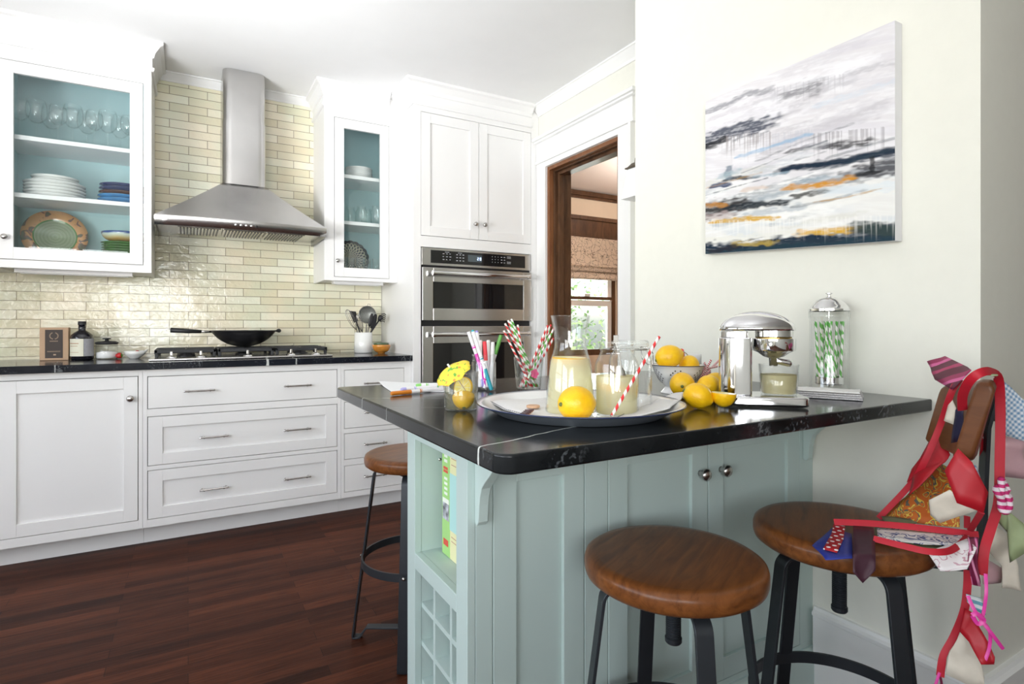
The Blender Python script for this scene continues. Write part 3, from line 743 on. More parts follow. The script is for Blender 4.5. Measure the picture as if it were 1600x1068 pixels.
for k in range(5):
    bm = NB(); lathe(bm, [(0,.006), (.0055,.005), (.0065,0)], 14); bmesh.ops.rotate(bm, verts=bm.verts, cent=(0,0,0), matrix=Matrix.Rotation(PI/2, 3, 'X'))
    bmesh.ops.translate(bm, verts=bm.verts, vec=(.225+k*.026, y0-.0305, 1.646)); obj('button', bm, M_chrome if k < 4 else M_black, t, smooth=True)

# ================================================================== COOKTOP
t = thing('gas_cooktop', 'stainless steel five-burner gas cooktop set into the worktop', 'cooktop', (.28,3.66,.915))
bm = NB(); box(bm, -.175, .740, 3.405, 3.90, .9155, .927); obj('top_plate', bm, M_steel, t, bevel=.004)
for u in (268, 314, 387, 454.5, 493):
    p = at(u, 552, Y=3.455)
    bm = NB(); lathe(bm, [(0,.012), (.013,.012), (.024,.006), (.027,0)], 28, (p.x, 3.455, .9275)); k = obj('control_knob', bm, M_chrome, t, smooth=True)
    bm = NB(); box(bm, p.x-.006, p.x+.006, 3.437, 3.473, .9397, .962); obj('knob_grip', bm, M_nickel, k, bevel=.002)
for i in range(3):
    xa = -.155+i*.297; xb = xa+.290
    bm = NB()
    for yy in (3.52, 3.87): box(bm, xa, xb, yy-.008, yy+.008, .950, .968)
    for xx in (xa+.008, xb-.008): box(bm, xx-.008, xx+.008, 3.512, 3.878, .945, .968)
    xm = (xa+xb)/2
    box(bm, xm-.006, xm+.006, 3.52, 3.87, .955, .970); box(bm, xa, xb, 3.60, 3.612, .955, .970); box(bm, xa, xb, 3.69, 3.702, .955, .970); box(bm, xa, xb, 3.78, 3.792, .955, .970)
    for xx in (xa+.01, xb-.01):
        for yy in (3.52, 3.87): box(bm, xx-.008, xx+.008, yy-.008, yy+.008, .9275, .950)
    obj('grate', bm, M_iron, t, bevel=.003)
for (x, yy) in ((-.01,3.60), (-.01,3.79), (.287,3.70), (.585,3.60), (.585,3.79)):
    bm = NB(); lathe(bm, [(.045,0), (.045,.008), (.035,.010), (.035,.018), (0,.020)], 28, (x,yy,.9275)); obj('burner', bm, M_black, t, smooth=True)
# wok
t = thing('wok', 'black carbon steel wok on the cooktop', 'wok', (.288,3.70,.972))
bm = NB(); R0 = .175; prof = []
for i in range(13):
    a = i/12*math.radians(62); prof.append((R0*math.sin(a)/math.sin(math.radians(62)), (1-math.cos(a))/(1-math.cos(math.radians(62)))*.094))
prof2 = [(r-.003 if r > .01 else 0, z+.003) for r, z in prof][::-1]
lathe(bm, prof+[(R0+.004,.096)]+prof2, 48, (.288,3.70,.9715)); obj('pan', bm, M_black, t, smooth=True)
bm = NB(); tube(bm, [(.118,3.70,1.062),(.085,3.695,1.062),(.062,3.69,1.063)], [.007,.008,.008], 10); obj('handle_socket', bm, M_nickel, t, smooth=True)
bm = NB(); tube(bm, [(.064,3.69,1.063),(.0,3.68,1.066),(-.085,3.665,1.072)], [.010,.013,.014], 14); h = obj('handle', bm, M_rubber, t, smooth=True)
bm = NB(); tube(bm, [(-.086+ -.012+.010*math.cos(a), 3.663, 1.074+.006*math.sin(a)) for a in [i*PI/6 for i in range(12)]], .0018, 6, True); obj('hanging_ring', bm, M_chrome, h, smooth=True)
bm = NB(); tube(bm, [(.460,3.67,1.064),(.478,3.672,1.066),(.478,3.728,1.066),(.460,3.73,1.064)], .005, 8); tube(bm, [(.480,3.675,1.066),(.480,3.725,1.066)], .0115, 12); obj('helper_handle', bm, M_rubber, t, smooth=True)

# ================================================================== THINGS ON THE BACK WORKTOP
ZB = .9155
# kraft box
t = thing('gift_box', 'kraft cardboard box with dark label showing a wreath', 'box', (-.607,3.78,ZB))
bm = NB(); box(bm, -.668, -.548, 3.75, 3.81, ZB, ZB+.172); obj('carton', bm, M_kraft, t, bevel=.003)
bm = NB(); box(bm, -.645, -.572, 3.7485, 3.7497, ZB+.012, ZB+.160); lb = obj('label', bm, simple('charcoal_label', (.055,.04,.035), .6), t)
M_goldprint = simple('tan_print', (.50,.36,.24), .6)
bm = NB(); 
for s in (1,-1):
    for i in range(9):
        a = -PI/2 + s*(.35+i*.29); c_ = Vector((-.6085+.017*math.cos(a), 3.7482, ZB+.128+.017*math.sin(a)))
        q = .0042; dx_, dz_ = math.cos(a+s*.6)*q, math.sin(a+s*.6)*q
        vs = [bm.verts.new(c_+Vector((dx_,0,dz_))), bm.verts.new(c_+Vector((-dz_*.4,0,dx_*.4))), bm.verts.new(c_-Vector((dx_,0,dz_))), bm.verts.new(c_-Vector((-dz_*.4,0,dx_*.4)))]; bm.faces.new(vs)
for i in range(6): xx = -.625+i*.0058; box(bm, xx, xx+.003, 3.7480, 3.7484, ZB+.098, ZB+.103)
for i in range(2): box(bm, -.636, -.582, 3.7480, 3.7484, ZB+.048-i*.004, ZB+.0492-i*.004)
box(bm, -.611, -.600, 3.7480, 3.7484, ZB+.026, ZB+.033)
obj('wreath_print', bm, M_goldprint, lb)
# bottle
t = thing('oil_bottle', 'dark glass bottle with cream label beside the kraft box', 'bottle', (-.492,3.76,ZB))
bm = NB(); lathe(bm, [(0,0), (.046,0), (.051,.006), (.051,.112), (.047,.132), (.030,.148), (.017,.156), (.016,.184), (.019,.186), (.019,.190), (.015,.192), (0,.192)], 40, (-.492,3.76,ZB)); obj('glass_body', bm, simple('dark_bottle_glass', (.012,.012,.018), .08, coat=.5), t, smooth=True)
bm = NB(); lathe(bm, [(.0185,.186), (.0185,.203), (.016,.205), (0,.205)], 24, (-.492,3.76,ZB)); obj('cap', bm, M_rubber, t, smooth=True)
bm = NB()
rr = .0516
def cylpatch(bm, c, r, a0, a1, z0, z1, n=14):
    A = []; B = []
    for i in range(n+1):
        a = a0+(a1-a0)*i/n; A.append(bm.verts.new((c[0]+r*math.cos(a), c[1]+r*math.sin(a), c[2]+z0))); B.append(bm.verts.new((c[0]+r*math.cos(a), c[1]+r*math.sin(a), c[2]+z1)))
    for i in range(n): bm.faces.new((A[i], A[i+1], B[i+1], B[i]))
cylpatch(bm, (-.492,3.76,ZB), rr, -PI*.98, -PI*.42, .020, .112); l1 = obj('label', bm, simple('cream_label', (.82,.80,.66), .6), t, smooth=True)
bm = NB(); cylpatch(bm, (-.492,3.76,ZB), rr, -PI*.41, -PI*.02, .020, .112); part(obj('label', bm, simple('grey_label', (.40,.40,.43), .6, var=.15, nscale=300), t, smooth=True), 'grey printed back label')
bm = NB(); cylpatch(bm, (-.492,3.76,ZB), rr+.0005, -PI*.88, -PI*.55, .085, .090); cylpatch(bm, (-.492,3.76,ZB), rr+.0005, -PI*.85, -PI*.58, .072, .075); cylpatch(bm, (-.492,3.76,ZB), rr+.0005, -PI*.88, -PI*.55, .040, .042); obj('label_lines', bm, M_kraft, l1)
# salt jar
t = thing('salt_jar', 'small glass jar of white salt with black knobbed lid', 'jar', (-.385,3.77,ZB))
c_ = (-.385,3.77,ZB)
bm = NB(); lathe(bm, [(0,.002), (.046,0), (.050,.006), (.050,.078), (.046,.080)], 40, c_); obj('jar_glass', bm, M_glass, t, smooth=True)
bm = NB(); lathe(bm, [(0,.005), (.045,.005), (.047,.010), (.047,.036), (.02,.043), (0,.045)], 32, c_); obj('salt', bm, simple('white_salt', (.84,.84,.84), .9), t, smooth=True)
bm = NB(); lathe(bm, [(.046,.080), (.053,.084), (.054,.090), (.040,.096), (.010,.098), (.008,.106), (.020,.108), (.020,.114), (0,.115)], 36, c_); obj('lid', bm, M_rubber, t, smooth=True)
# little pouring bowl with strawberries
t = thing('pouring_bowl', 'small white ceramic bowl with a pouring lip', 'bowl', (-.256,3.74,ZB))
bm = NB(); lathe(bm, [(0,.003), (.024,0), (.026,.004), (.044,.020), (.052,.042), (.050,.042), (.042,.022), (.02,.008), (0,.007)], 36, (-.256,3.74,ZB))
for v in bm.verts:
    dx_, dy_ = v.co.x+.256, v.co.y-3.74
    a = math.atan2(dy_, dx_)
    if abs(a+.25) < .5 and v.co.z > ZB+.03:
        k = 1+.35*(1-abs(a+.25)/.5); v.co.x = -.256+dx_*k; v.co.y = 3.74+dy_*k; v.co.z += .010*(k-1)/.35
obj('bowl', bm, M_ceramic, t, smooth=True)
def berry_mat():
    m, nt, b = new_mat('strawberry_skin'); v = objco(nt); vo = N(nt, 'ShaderNodeTexVoronoi', Scale=260.0); L(nt, v, vo.inputs['Vector'])
    L(nt, ramp(nt, vo.outputs['Distance'], [(.12,(.65,.45,.15)), (.2,(.55,.012,.02))]), b.inputs['Base Color']); b.inputs['Roughness'].default_value = .3
    return m
M_berry = berry_mat(); M_sepal = simple('strawberry_leaf', (.12,.30,.04), .6)
def strawberry(label, loc, rot, s=1):
    t = thing('strawberry', label, 'strawberry', loc, 'strawberries on the back worktop', local=True)
    bm = NB(); lathe(bm, [(0,0), (.006,.003), (.012,.010), (.016,.020), (.015,.028), (.008,.032), (0,.032)], 20); obj('fruit', bm, M_berry, t, smooth=True)
    bm = NB()
    for i in range(7):
        a = i*2*PI/7; vs = [bm.verts.new((0,0,.033)), bm.verts.new((.007*math.cos(a-.4), .007*math.sin(a-.4), .034)), bm.verts.new((.016*math.cos(a), .016*math.sin(a), .030)), bm.verts.new((.007*math.cos(a+.4), .007*math.sin(a+.4), .034))]; bm.faces.new(vs)
    tube(bm, [(0,0,.032),(.002,0,.040)], .0012, 6); obj('leaves', bm, M_sepal, t)
    t.rotation_euler = rot; t.scale = (s,s,s); return t
strawberry('red strawberry lying on the worktop left of the pouring bowl', (-.345,3.742,ZB+.0165), (0, PI/2-.1, -.3))
strawberry('red strawberry sitting inside the small white pouring bowl', (-.262,3.74,ZB+.0235), (.2, PI/2-.35, .4), .95)
# utensil crock
CXY = (1.015, 3.76)
t = thing('utensil_crock', 'white cylindrical ceramic crock holding kitchen tools', 'crock', (*CXY,ZB))
bm = NB(); lathe(bm, [(0,.003), (.056,0), (.060,.005), (.057,.135), (.054,.136), (.054,.01), (0,.008)], 44, (*CXY,ZB)); obj('pot', bm, M_ceramic, t, smooth=True)
def leanpt(dx, dy, z): return Vector((CXY[0]+dx, CXY[1]+dy, ZB+z))
def whisk(label, base, top, w, n=5):
    t = thing('whisk', label, 'whisk', tuple(base), 'tools in the utensil crock')
    ax = (top-base); Lh = ax.length; ax.normalize(); s1 = ax.orthogonal().normalized(); s2 = ax.cross(s1)
    bm = NB(); tube(bm, [base, base+ax*Lh*.5], .007, 10); obj('handle', bm, M_nickel, t, smooth=True)
    bm = NB(); c0 = base+ax*Lh*.5; hh = Lh*.5
    for k in range(n):
        a = k*PI/n; d_ = s1*math.cos(a)+s2*math.sin(a); pts = []
        for i in range(15):
            q = i/14*PI; s_ = max(0.0, math.sin(q)); pts.append(c0+ax*hh*s_**.8-d_*w*math.cos(q)*s_**.4)
        tube(bm, pts, .0013, 6)
    obj('wires', bm, M_nickel, t, smooth=True); return t
whisk('large wire balloon whisk leaning left in the crock', leanpt(.02,-.01,.012), leanpt(-.115,-.02,.285), .034)
whisk('small wire whisk standing in the middle of the crock', leanpt(.03,.02,.012), leanpt(-.045,-.03,.255), .026, 6)
t = thing('spatula', 'black plastic spatula leaning left in the crock', 'spatula', tuple(leanpt(.02,.01,.012)), 'tools in the utensil crock')
a, b_ = leanpt(.025,.012,.012), leanpt(-.052,.01,.225)
bm = NB(); tube(bm, [a, b_], .005, 8); obj('handle', bm, M_rubber, t, smooth=True)
ax = (b_-a).normalized(); sd = Vector((ax.z,0,-ax.x)).normalized()
bm = NB(); c0 = b_; P = [c0-sd*.016-ax*.02, c0+sd*.016-ax*.02, c0+sd*.021+ax*.045, c0-sd*.021+ax*.065]
q0 = [bm.verts.new(p) for p in P]; bm.faces.new(q0); obj('blade', bm, M_rubber, t, solid=.003)
# mesh skimmer / strainer
t = thing('strainer', 'round grey wire mesh strainer standing at the back of the crock', 'strainer', tuple(leanpt(.03,.03,.012)), 'tools in the utensil crock')
mc = leanpt(.035,.03,.255)
bm = NB(); tube(bm, [leanpt(.02,.03,.012), leanpt(.03,.03,.19)], .005, 8); tube(bm, [mc+Vector((.058*math.cos(i*PI/16),.0,.058*math.sin(i*PI/16))) for i in range(32)], .0025, 6, True); tube(bm, [mc+Vector((.01*math.cos(i*PI/5)+.01, 0, .064+.008*math.sin(i*PI/5))) for i in range(10)], .0015, 6, True)
obj('frame', bm, M_nickel, t, smooth=True)
bm = NB(); lathe(bm, [(.056,0), (.050,.014), (.035,.025), (.018,.031), (0,.033)], 36); bmesh.ops.rotate(bm, verts=bm.verts, cent=(0,0,0), matrix=Matrix.Rotation(-PI/2, 3, 'X')); bmesh.ops.translate(bm, verts=bm.verts, vec=mc)
obj('mesh_bowl', bm, simple('fine_steel_mesh', (.33,.34,.32), .45, .7, var=.5, nscale=400), t, smooth=True)
def tool(kind, label, base, top, bl, bw, mat=M_rubber):
    t = thing(kind, label, kind.replace('_',' '), tuple(base), 'tools in the utensil crock')
    ax = (top-base).normalized(); m = top-ax*bl
    bm = NB(); tube(bm, [base, m], .0045, 8); obj('handle', bm, M_nickel, t, smooth=True)
    bm = NB(); n = 8; pts = [m+ax*bl*i/n for i in range(n+1)]; rr = [.004+bw*math.sin(PI*min(1,(i/n)*.8+.15))**.8 for i in range(n+1)]
    tube(bm, pts, rr, 12); c = (m+top)/2
    for v in bm.verts: v.co.y = c.y+(v.co.y-c.y)*.35
    obj('head', bm, mat, t, smooth=True); return t
tool('serving_spoon', 'narrow black serving spoon upright in the crock', leanpt(.0,.0,.012), leanpt(.055,-.02,.262), .085, .011)
tool('serving_spoon', 'broad black serving spoon leaning right in the crock', leanpt(.01,-.01,.012), leanpt(.085,.0,.258), .10, .015)
t = thing('pasta_fork', 'black slotted pasta fork leaning right in the crock', 'pasta fork', tuple(leanpt(-.01,0,.012)), 'tools in the utensil crock')
bm = NB(); p0, p1 = leanpt(-.035,-.01,.012), leanpt(.096,-.03,.215); tube(bm, [p0, p1], .005, 8); obj('handle', bm, M_rubber, t, smooth=True)
bm = NB(); tube(bm, [p1, p1+Vector((.012,0,.018)), p1+Vector((.016,0,.036))], [.010,.018,.012], 12)
for i in range(5):
    q = p1+Vector((.008+.006*(4-i)*.4,0,.042-i*.012)); tube(bm, [q, q+Vector((.020,-.004,.004)), q+Vector((.030,-.006,-.004))], [.0035,.003,.0022], 8)
obj('head', bm, M_rubber, t, smooth=True)
# orange / green bowls
def bowl_mesh(c, r, h, th=.004, foot=.4):
    bm = NB(); P = [(0,.003), (r*foot,0), (r*foot,.006)]
    for i in range(1, 9): a = i/8; P.append((r*(foot+(1-foot)*math.sin(a*PI/2)), .006+(h-.006)*(1-math.cos(a*PI/2))*.9+(h-.006)*.1*a))
    Q = [(p[0]-th, p[1]+.001) for p in P[3:]][::-1]; lathe(bm, P+Q+[(0,.009)], 40, c); return bm
t = tag(obj('bowl', bowl_mesh((1.098,3.63,ZB), .060, .056), simple('amber_glaze', (.60,.24,.04), .15, coat=.5, var=.12, nscale=30), smooth=True), 'amber glazed ceramic bowl beside the white crock', 'bowl', 'small stacked bowls by the crock')
t = tag(obj('bowl', bowl_mesh((1.096,3.632,ZB+.024), .052, .044), simple('moss_green_glaze', (.07,.11,.05), .15, coat=.5, var=.15, nscale=30), smooth=True), 'dark green glazed bowl nested in the amber bowl', 'bowl', 'small stacked bowls by the crock')

# ================================================================== CUPBOARD CONTENTS
def plate_bm(r, h=.018, th=.004):
    bm = NB(); lathe(bm, [(0,.002), (r*.55,0), (r*.6,.003), (r*.72,h*.45), (r,h), (r,h+th*.7), (r*.72,h*.45+th), (r*.6,.003+th), (0,.003+th)], 48); return bm
def stack(names, labels, mats, xy, z0, r, dz, group, h=.018, cat='plate'):
    z = z0; out = []
    for i, lb in enumerate(labels):
        rr = r[i] if isinstance(r, list) else r
        o = obj(names, plate_bm(rr, h), mats[i] if isinstance(mats, list) else mats, smooth=True); o.location = (xy[0]+random.uniform(-.002,.002), xy[1]+random.uniform(-.002,.002), z); tag(o, lb, cat, group); z += dz; out.append(o)
    return out
def ords(n, what): return [('lowest ' if i == 0 else 'topmost ' if i == n-1 else {1:'second', 2:'third', 3:'fourth', 4:'fifth', 5:'sixth', 6:'seventh', 7:'eighth'}[i]+' from bottom ') .strip() + ' ' + what for i in range(n)]
s1, s2 = 2.0375, 1.7525
stack('dinner_plate', ords(7, 'white plate in the left cabinet stack'), M_ceramic, (-.605,3.765), s2, [.130]*5+[.100]*2, .0165, 'white plates in the left cabinet', .016)
M_navyp = simple('navy_glaze', (.015,.03,.11), .12, coat=.5, var=.2, nscale=20); M_brownp = simple('brown_glaze', (.09,.04,.03), .15, coat=.5, var=.2, nscale=20); M_bluep = simple('azure_glaze', (.05,.22,.45), .12, coat=.5, var=.2, nscale=20)
stack('blue_plate', ['azure blue plate at the bottom of the blue stack', 'azure blue plate just under the brown plate', 'brown plate in the middle of the blue stack', 'navy blue plate just above the brown plate', 'navy blue plate on top of the blue stack'], [M_bluep, M_bluep, M_brownp, M_navyp, M_navyp], (-.312,3.765), s2, [.118,.116,.108,.108,.108], .0205, 'coloured plates in the left cabinet', .026)
M_greenp = simple('green_glaze', (.04,.14,.02), .12, coat=.5, var=.25, nscale=25)
stack('green_plate', ords(8, 'green plate stacked in the left cabinet'), M_greenp, (-.300,3.74), 1.4325, .108, .0135, 'green plates in the left cabinet', .016)
def dip_mat():
    m, nt, b = new_mat('dipped_blue_cream_ochre_glaze'); tc = nt.nodes.new('ShaderNodeTexCoord'); s = nt.nodes.new('ShaderNodeSeparateXYZ'); L(nt, tc.outputs['Object'], s.inputs[0])
    n = N(nt, 'ShaderNodeTexNoise', Scale=25.0, Detail=2.0); L(nt, tc.outputs['Object'], n.inputs['Vector'])
    z = math_(nt, 'ADD', math_(nt, 'DIVIDE', s.outputs[2], .058), math_(nt, 'MULTIPLY', math_(nt, 'SUBTRACT', n.outputs['Fac'], .5), .25))
    L(nt, ramp(nt, z, [(0,(.10,.20,.03)), (.25,(.50,.26,.05)), (.45,(.62,.50,.25)), (.75,(.60,.68,.62)), (.88,(.02,.06,.22))]), b.inputs['Base Color']); b.inputs['Roughness'].default_value = .12; b.inputs['Coat Weight'].default_value = .5
    return m
o = obj('glazed_bowl', bowl_mesh((0,0,0), .108, .058, foot=.45), dip_mat(), smooth=True); o.location = (-.300,3.74,1.4325+.112); tag(o, 'wide bowl dipped in blue, cream and ochre glaze on green plates', 'bowl')
# platter standing on edge
def platter_mat(kind):
    m, nt, b = new_mat('painted_platter_'+kind); tc = nt.nodes.new('ShaderNodeTexCoord'); s = nt.nodes.new('ShaderNodeSeparateXYZ'); L(nt, tc.outputs['Object'], s.inputs[0])
    r = math_(nt, 'SQRT', math_(nt, 'ADD', math_(nt, 'POWER', s.outputs[0], 2.0), math_(nt, 'POWER', s.outputs[1], 2.0)))
    a = math_(nt, 'ARCTAN2', s.outputs[1], s.outputs[0])
    if kind == 'orange':
        n = N(nt, 'ShaderNodeTexNoise', Scale=22.0, Detail=2.0, Distortion=1.0); L(nt, tc.outputs['Object'], n.inputs['Vector'])
        rim = ramp(nt, n.outputs['Fac'], [(0,(.72,.42,.20)), (.56,(.70,.36,.16)), (.60,(.22,.10,.10)), (.66,(.16,.16,.10))], 'LINEAR')
        rings = math_(nt, 'ADD', math_(nt, 'MULTIPLY', math_(nt, 'SINE', math_(nt, 'MULTIPLY', r, 420.0)), .5), .5)
        c = mixc(nt, math_(nt, 'MULTIPLY', rings, .5), (.36,.42,.28), (.22,.30,.17))
        c = mixc(nt, math_(nt, 'GREATER_THAN', r, .088), c, (.10,.26,.08)); c = mixc(nt, math_(nt, 'GREATER_THAN', r, .094), c, rim)
    else:
        w = math_(nt, 'SINE', math_(nt, 'MULTIPLY', a, 24.0)); rr = math_(nt, 'SINE', math_(nt, 'MULTIPLY', r, 190.0))
        k = math_(nt, 'GREATER_THAN', math_(nt, 'MULTIPLY', w, rr), .1)
        c = mixc(nt, k, (.55,.50,.36), (.015,.02,.04)); c = mixc(nt, math_(nt, 'GREATER_THAN', r, .105), c, (.012,.015,.03))
    L(nt, c, b.inputs['Base Color']); b.inputs['Roughness'].default_value = .12; b.inputs['Coat Weight'].default_value = .5
    return m
def platter(label, r, loc, rot, kind, scal=False):
    bm = NB(); lathe(bm, [(0,.004), (r*.55,0), (r*.68,.012), (r,.020), (r,.024), (r*.68,.016), (r*.55,.005), (0,.008)], 72)
    if scal:
        for v in bm.verts:
            rad = math.hypot(v.co.x, v.co.y)
            if rad > r*.9: a = math.atan2(v.co.y, v.co.x); k = 1+.05*abs(math.sin(a*9)); v.co.x *= k; v.co.y *= k
    o = obj('platter', bm, platter_mat(kind), smooth=True); o.location = loc; o.rotation_euler = rot; tag(o, label, 'platter'); return o
platter('orange rimmed platter with painted flowers standing in the left cabinet', .142, (-.618,3.845,1.4325+.139), (math.radians(76),0,.12), 'orange')
t = tag(obj('bowl', bowl_mesh((-.615,3.69,1.4325), .082, .042), simple('powder_blue_glaze', (.20,.33,.48), .2, coat=.4), smooth=True), 'powder blue bowl in front of the orange platter', 'bowl')
platter('black and cream scalloped platter standing in the narrow cabinet', .118, (.955,3.86,1.4325+.116), (math.radians(78),0,.1), 'dark', True)
o = platter('pale blue dish on edge at the left end of the plate shelf', .055, (-.765,3.68,s2+.056), (math.radians(80),0,-1.1), 'orange'); o.data.materials[0] = simple('pale_blue_glaze', (.45,.62,.66), .2)
stack('salad_plate', ords(6, 'white plate on the top shelf of narrow cabinet'), M_ceramic, (.985,3.77), 2.0585, .088, .0125, 'white plates in the narrow cabinet', .014)
# stemware
def wine_glass(first, label, loc, s=1.0):
    if first is None:
        t = thing('wine_glass', label, 'wine glass', loc, 'stemware on the top shelf', local=True)
        bm = NB(); lathe(bm, [(0,.100), (.018,.104), (.036,.125), (.041,.150), (.038,.185), (.034,.205), (.033,.205), (.037,.185), (.039,.150), (.034,.127), (.016,.107), (0,.103)], 32); obj('bowl', bm, M_glass, t, smooth=True)
        bm = NB(); lathe(bm, [(0,0), (.034,0), (.034,.002), (.008,.006), (.004,.015), (.0035,.09), (.008,.100), (0,.101)], 24); obj('stem', bm, M_glass, t, smooth=True)
    else: t = dup(first, label, loc)
    t.scale = (s,s,s); return t
wl = ['nearest the left end','second from the left end','third from the left end','fourth from the left end','fifth from the left end','sixth from the left end','fourth from the right end','third from the right end','second from the right end','nearest the right end']
first = None
for i, w_ in enumerate(wl):
    s = 1.12 if i % 3 else .95
    o = wine_glass(first, 'clear %s stemmed glass on the top shelf, %s' % ('tall' if i % 3 else 'short', w_), (-.735+i*.0505, 3.70+(i % 3)*.075, s1+.0005), s)
    first = first or o
def tumbler(first, label, loc, r, h, group, mat=M_greenglass, jar=False):
    if first is None:
        bm = NB()
        if jar: lathe(bm, [(0,.003), (r,0), (r*1.02,.006), (r,h*.7), (r*.72,h*.85), (r*.75,h), (r*.72,h), (r*.69,h*.85), (r*.96,h*.7), (r*.97,.008), (0,.008)], 32)
        else: lathe(bm, [(0,.003), (r*.8,0), (r,h), (r*.965,h), (r*.77,.008), (0,.008)], 32)
        o = obj('drinking_glass', bm, mat, smooth=True)
    else: o = first.copy(); C.objects.link(o)
    o.location = loc; tag(o, label, 'glass', group); return o
f = None
for i, (x, yy) in enumerate(((.868,3.70), (.925,3.75), (.985,3.69), (1.035,3.76))):
    o = tumbler(f, ['rounded clear glass at the left of the middle shelf', 'rounded clear glass second from left on the middle shelf', 'rounded clear glass third from left on the middle shelf', 'rounded clear glass fourth from left on the middle shelf'][i], (x,yy,1.7635), .036, .112, 'glasses on the middle shelf of the narrow cabinet', jar=True); f = f or o
o = tumbler(None, 'taller clear jar glass at the right of the middle shelf', (1.088,3.71,1.7635), .036, .130, 'glasses on the middle shelf of the narrow cabinet', M_glass, True)
f = None
for i in range(5):
    o = tumbler(f, ['leftmost', 'second', 'third', 'fourth', 'rightmost'][i] + ' straight clear tumbler on the bottom shelf of narrow cabinet', (.870+i*.054, 3.69+(i % 2)*.05, 1.433), .028, .105, 'tumblers at the bottom of the narrow cabinet', M_glass); f = f or o
# ================================================================== ISLAND
IX0, IX1, IY0, IY1 = .478, PX-.001, 1.01, 1.36
ZI = .9155
t = thing('island_cabinet', 'pale blue-green island cabinet with open end cubby and wine rack', 'cabinet', (1.05, 1.18, 0))
bm = NB()
xf = IX0+.018
box(bm, IX0, xf, IY0, 1.063, 0, .884); box(bm, IX0, xf, 1.308, IY1, 0, .884)
box(bm, IX0, xf, 1.063, 1.308, .822, .884); box(bm, IX0, xf, 1.063, 1.308, .508, .546); box(bm, IX0, xf, 1.063, 1.308, 0, .10)
obj('end_frame', bm, M_island, t, bevel=.0015)
bm = NB(); xb = .80
box(bm, xf, xb, 1.030, 1.062, .546, .84); box(bm, xf, xb, 1.309, IY1-.001, .10, .884); box(bm, xf, xb, 1.062, 1.309, .528, .5455); box(bm, xb-.015, xb, 1.062, 1.309, .5455, .84); box(bm, xf, xb, 1.030, 1.309, .84, .884)
box(bm, xf, xb, 1.030, 1.062, .10, .528)
obj('cubby_lining', bm, M_island, t)
bm = NB()
for z in (.410, .316, .2215, .127): box(bm, xf+.0005, xb-.02, 1.0625, 1.3085, z, z+.012)
for yv in (1.2265, 1.1307): box(bm, xf+.0002, xb-.02, yv-.0058, yv+.0058, .1005, .5275)
box(bm, xb-.02, xb-.015, 1.0625, 1.3085, .10, .5275)
obj('wine_rack', bm, M_island, t)
bm = NB()
lathe(bm, [(0,.002),(.003,.0015),(.004,0)], 12)
bmesh.ops.rotate(bm, verts=bm.verts, cent=(0,0,0), matrix=Matrix.Rotation(PI/2, 3, 'X')); bmesh.ops.translate(bm, verts=bm.verts, vec=(.545,1.3085,.765)); obj('shelf_pin_cap', bm, M_nickel, t, smooth=True)
# long front: frame with three recessed fields
bm = NB()
box(bm, IX0+.0185, .535, IY0, IY0+.02, 0, .884); box(bm, .535, IX1, IY0, IY0+.02, .832, .884); box(bm, .768, .8335, IY0, IY0+.02, .165, .832); box(bm, 1.552, IX1, IY0, IY0+.02, .165, .832); box(bm, .535, IX1, IY0, IY0+.02, 0, .165)
obj('face_frame', bm, M_island, t, bevel=.0012)
bm = NB(); sweep(bm, [(IX1,IY0-.0001),(IX0+.0,IY0-.0001)], [(0,.0), (-.014,.0), (-.014,.135), (-.008,.142), (-.006,.150), (0,.150)][::-1]); obj('base_molding', bm, M_island, t)
bm = NB(); shaker_y(bm, .5365, .7655, .167, .830, IY0-.0003, st=.055, rec=.009); obj('fixed_panel', bm, M_island, t, bevel=.0012)
for x0, x1, kx in ((.8355,1.1625,1.134), (1.1665,1.5505,1.212)):
    bm = NB(); shaker_y(bm, x0, x1, .167, .830, IY0-.0003, st=.057, rec=.009); d = obj('door', bm, M_island, t, bevel=.0012)
    k = knob(d, kx, IY0, .722, .0155)
bm = NB(); box(bm, xb+.001, IX1, IY0+.021, IY1-.02, 0, .884); obj('carcass', bm, M_gap, t)
bm = NB(); box(bm, IX0+.019, IX1, IY1-.019, IY1, 0, .884); obj('back_panel', bm, M_island, t)
CP = [(1.0095,.884),(1.0095,.706),(.999,.704),(.993,.712),(.990,.746),(.986,.765),(.980,.781),(.965,.797),(.945,.8146),(.925,.835),(.905,.850),(.875,.860),(.850,.866),(.846,.884)]
for xa in (.494, 1.565):
    bm = NB(); prism(bm, CP, 'x', xa, xa+.022); obj('corbel', bm, M_island, t, bevel=.0015)
# top with rounded corners
def rrect(x0, x1, y0, y1, r):
    P = []
    for cx, cy, a0, rr in ((x1-r[1],y0+r[1],-PI/2,r[1]), (x1-r[2],y1-r[2],0,r[2]), (x0+r[3],y1-r[3],PI/2,r[3]), (x0+r[0],y0+r[0],PI,r[0])):
        for i in range(9): a = a0+i/8*PI/2; P.append((cx+rr*math.cos(a), cy+rr*math.sin(a)))
    return P
bm = NB(); prism(bm, rrect(.383, PX-.0005, .698, 1.72, (.028,.006,.004,.02)), 'z', .885, .915)
o = obj('island_countertop', bm, M_stone_i, bevel=.006, bseg=4); auto(o, .7); tag(o, 'black soapstone island top with a white vein near its corner', 'countertop')

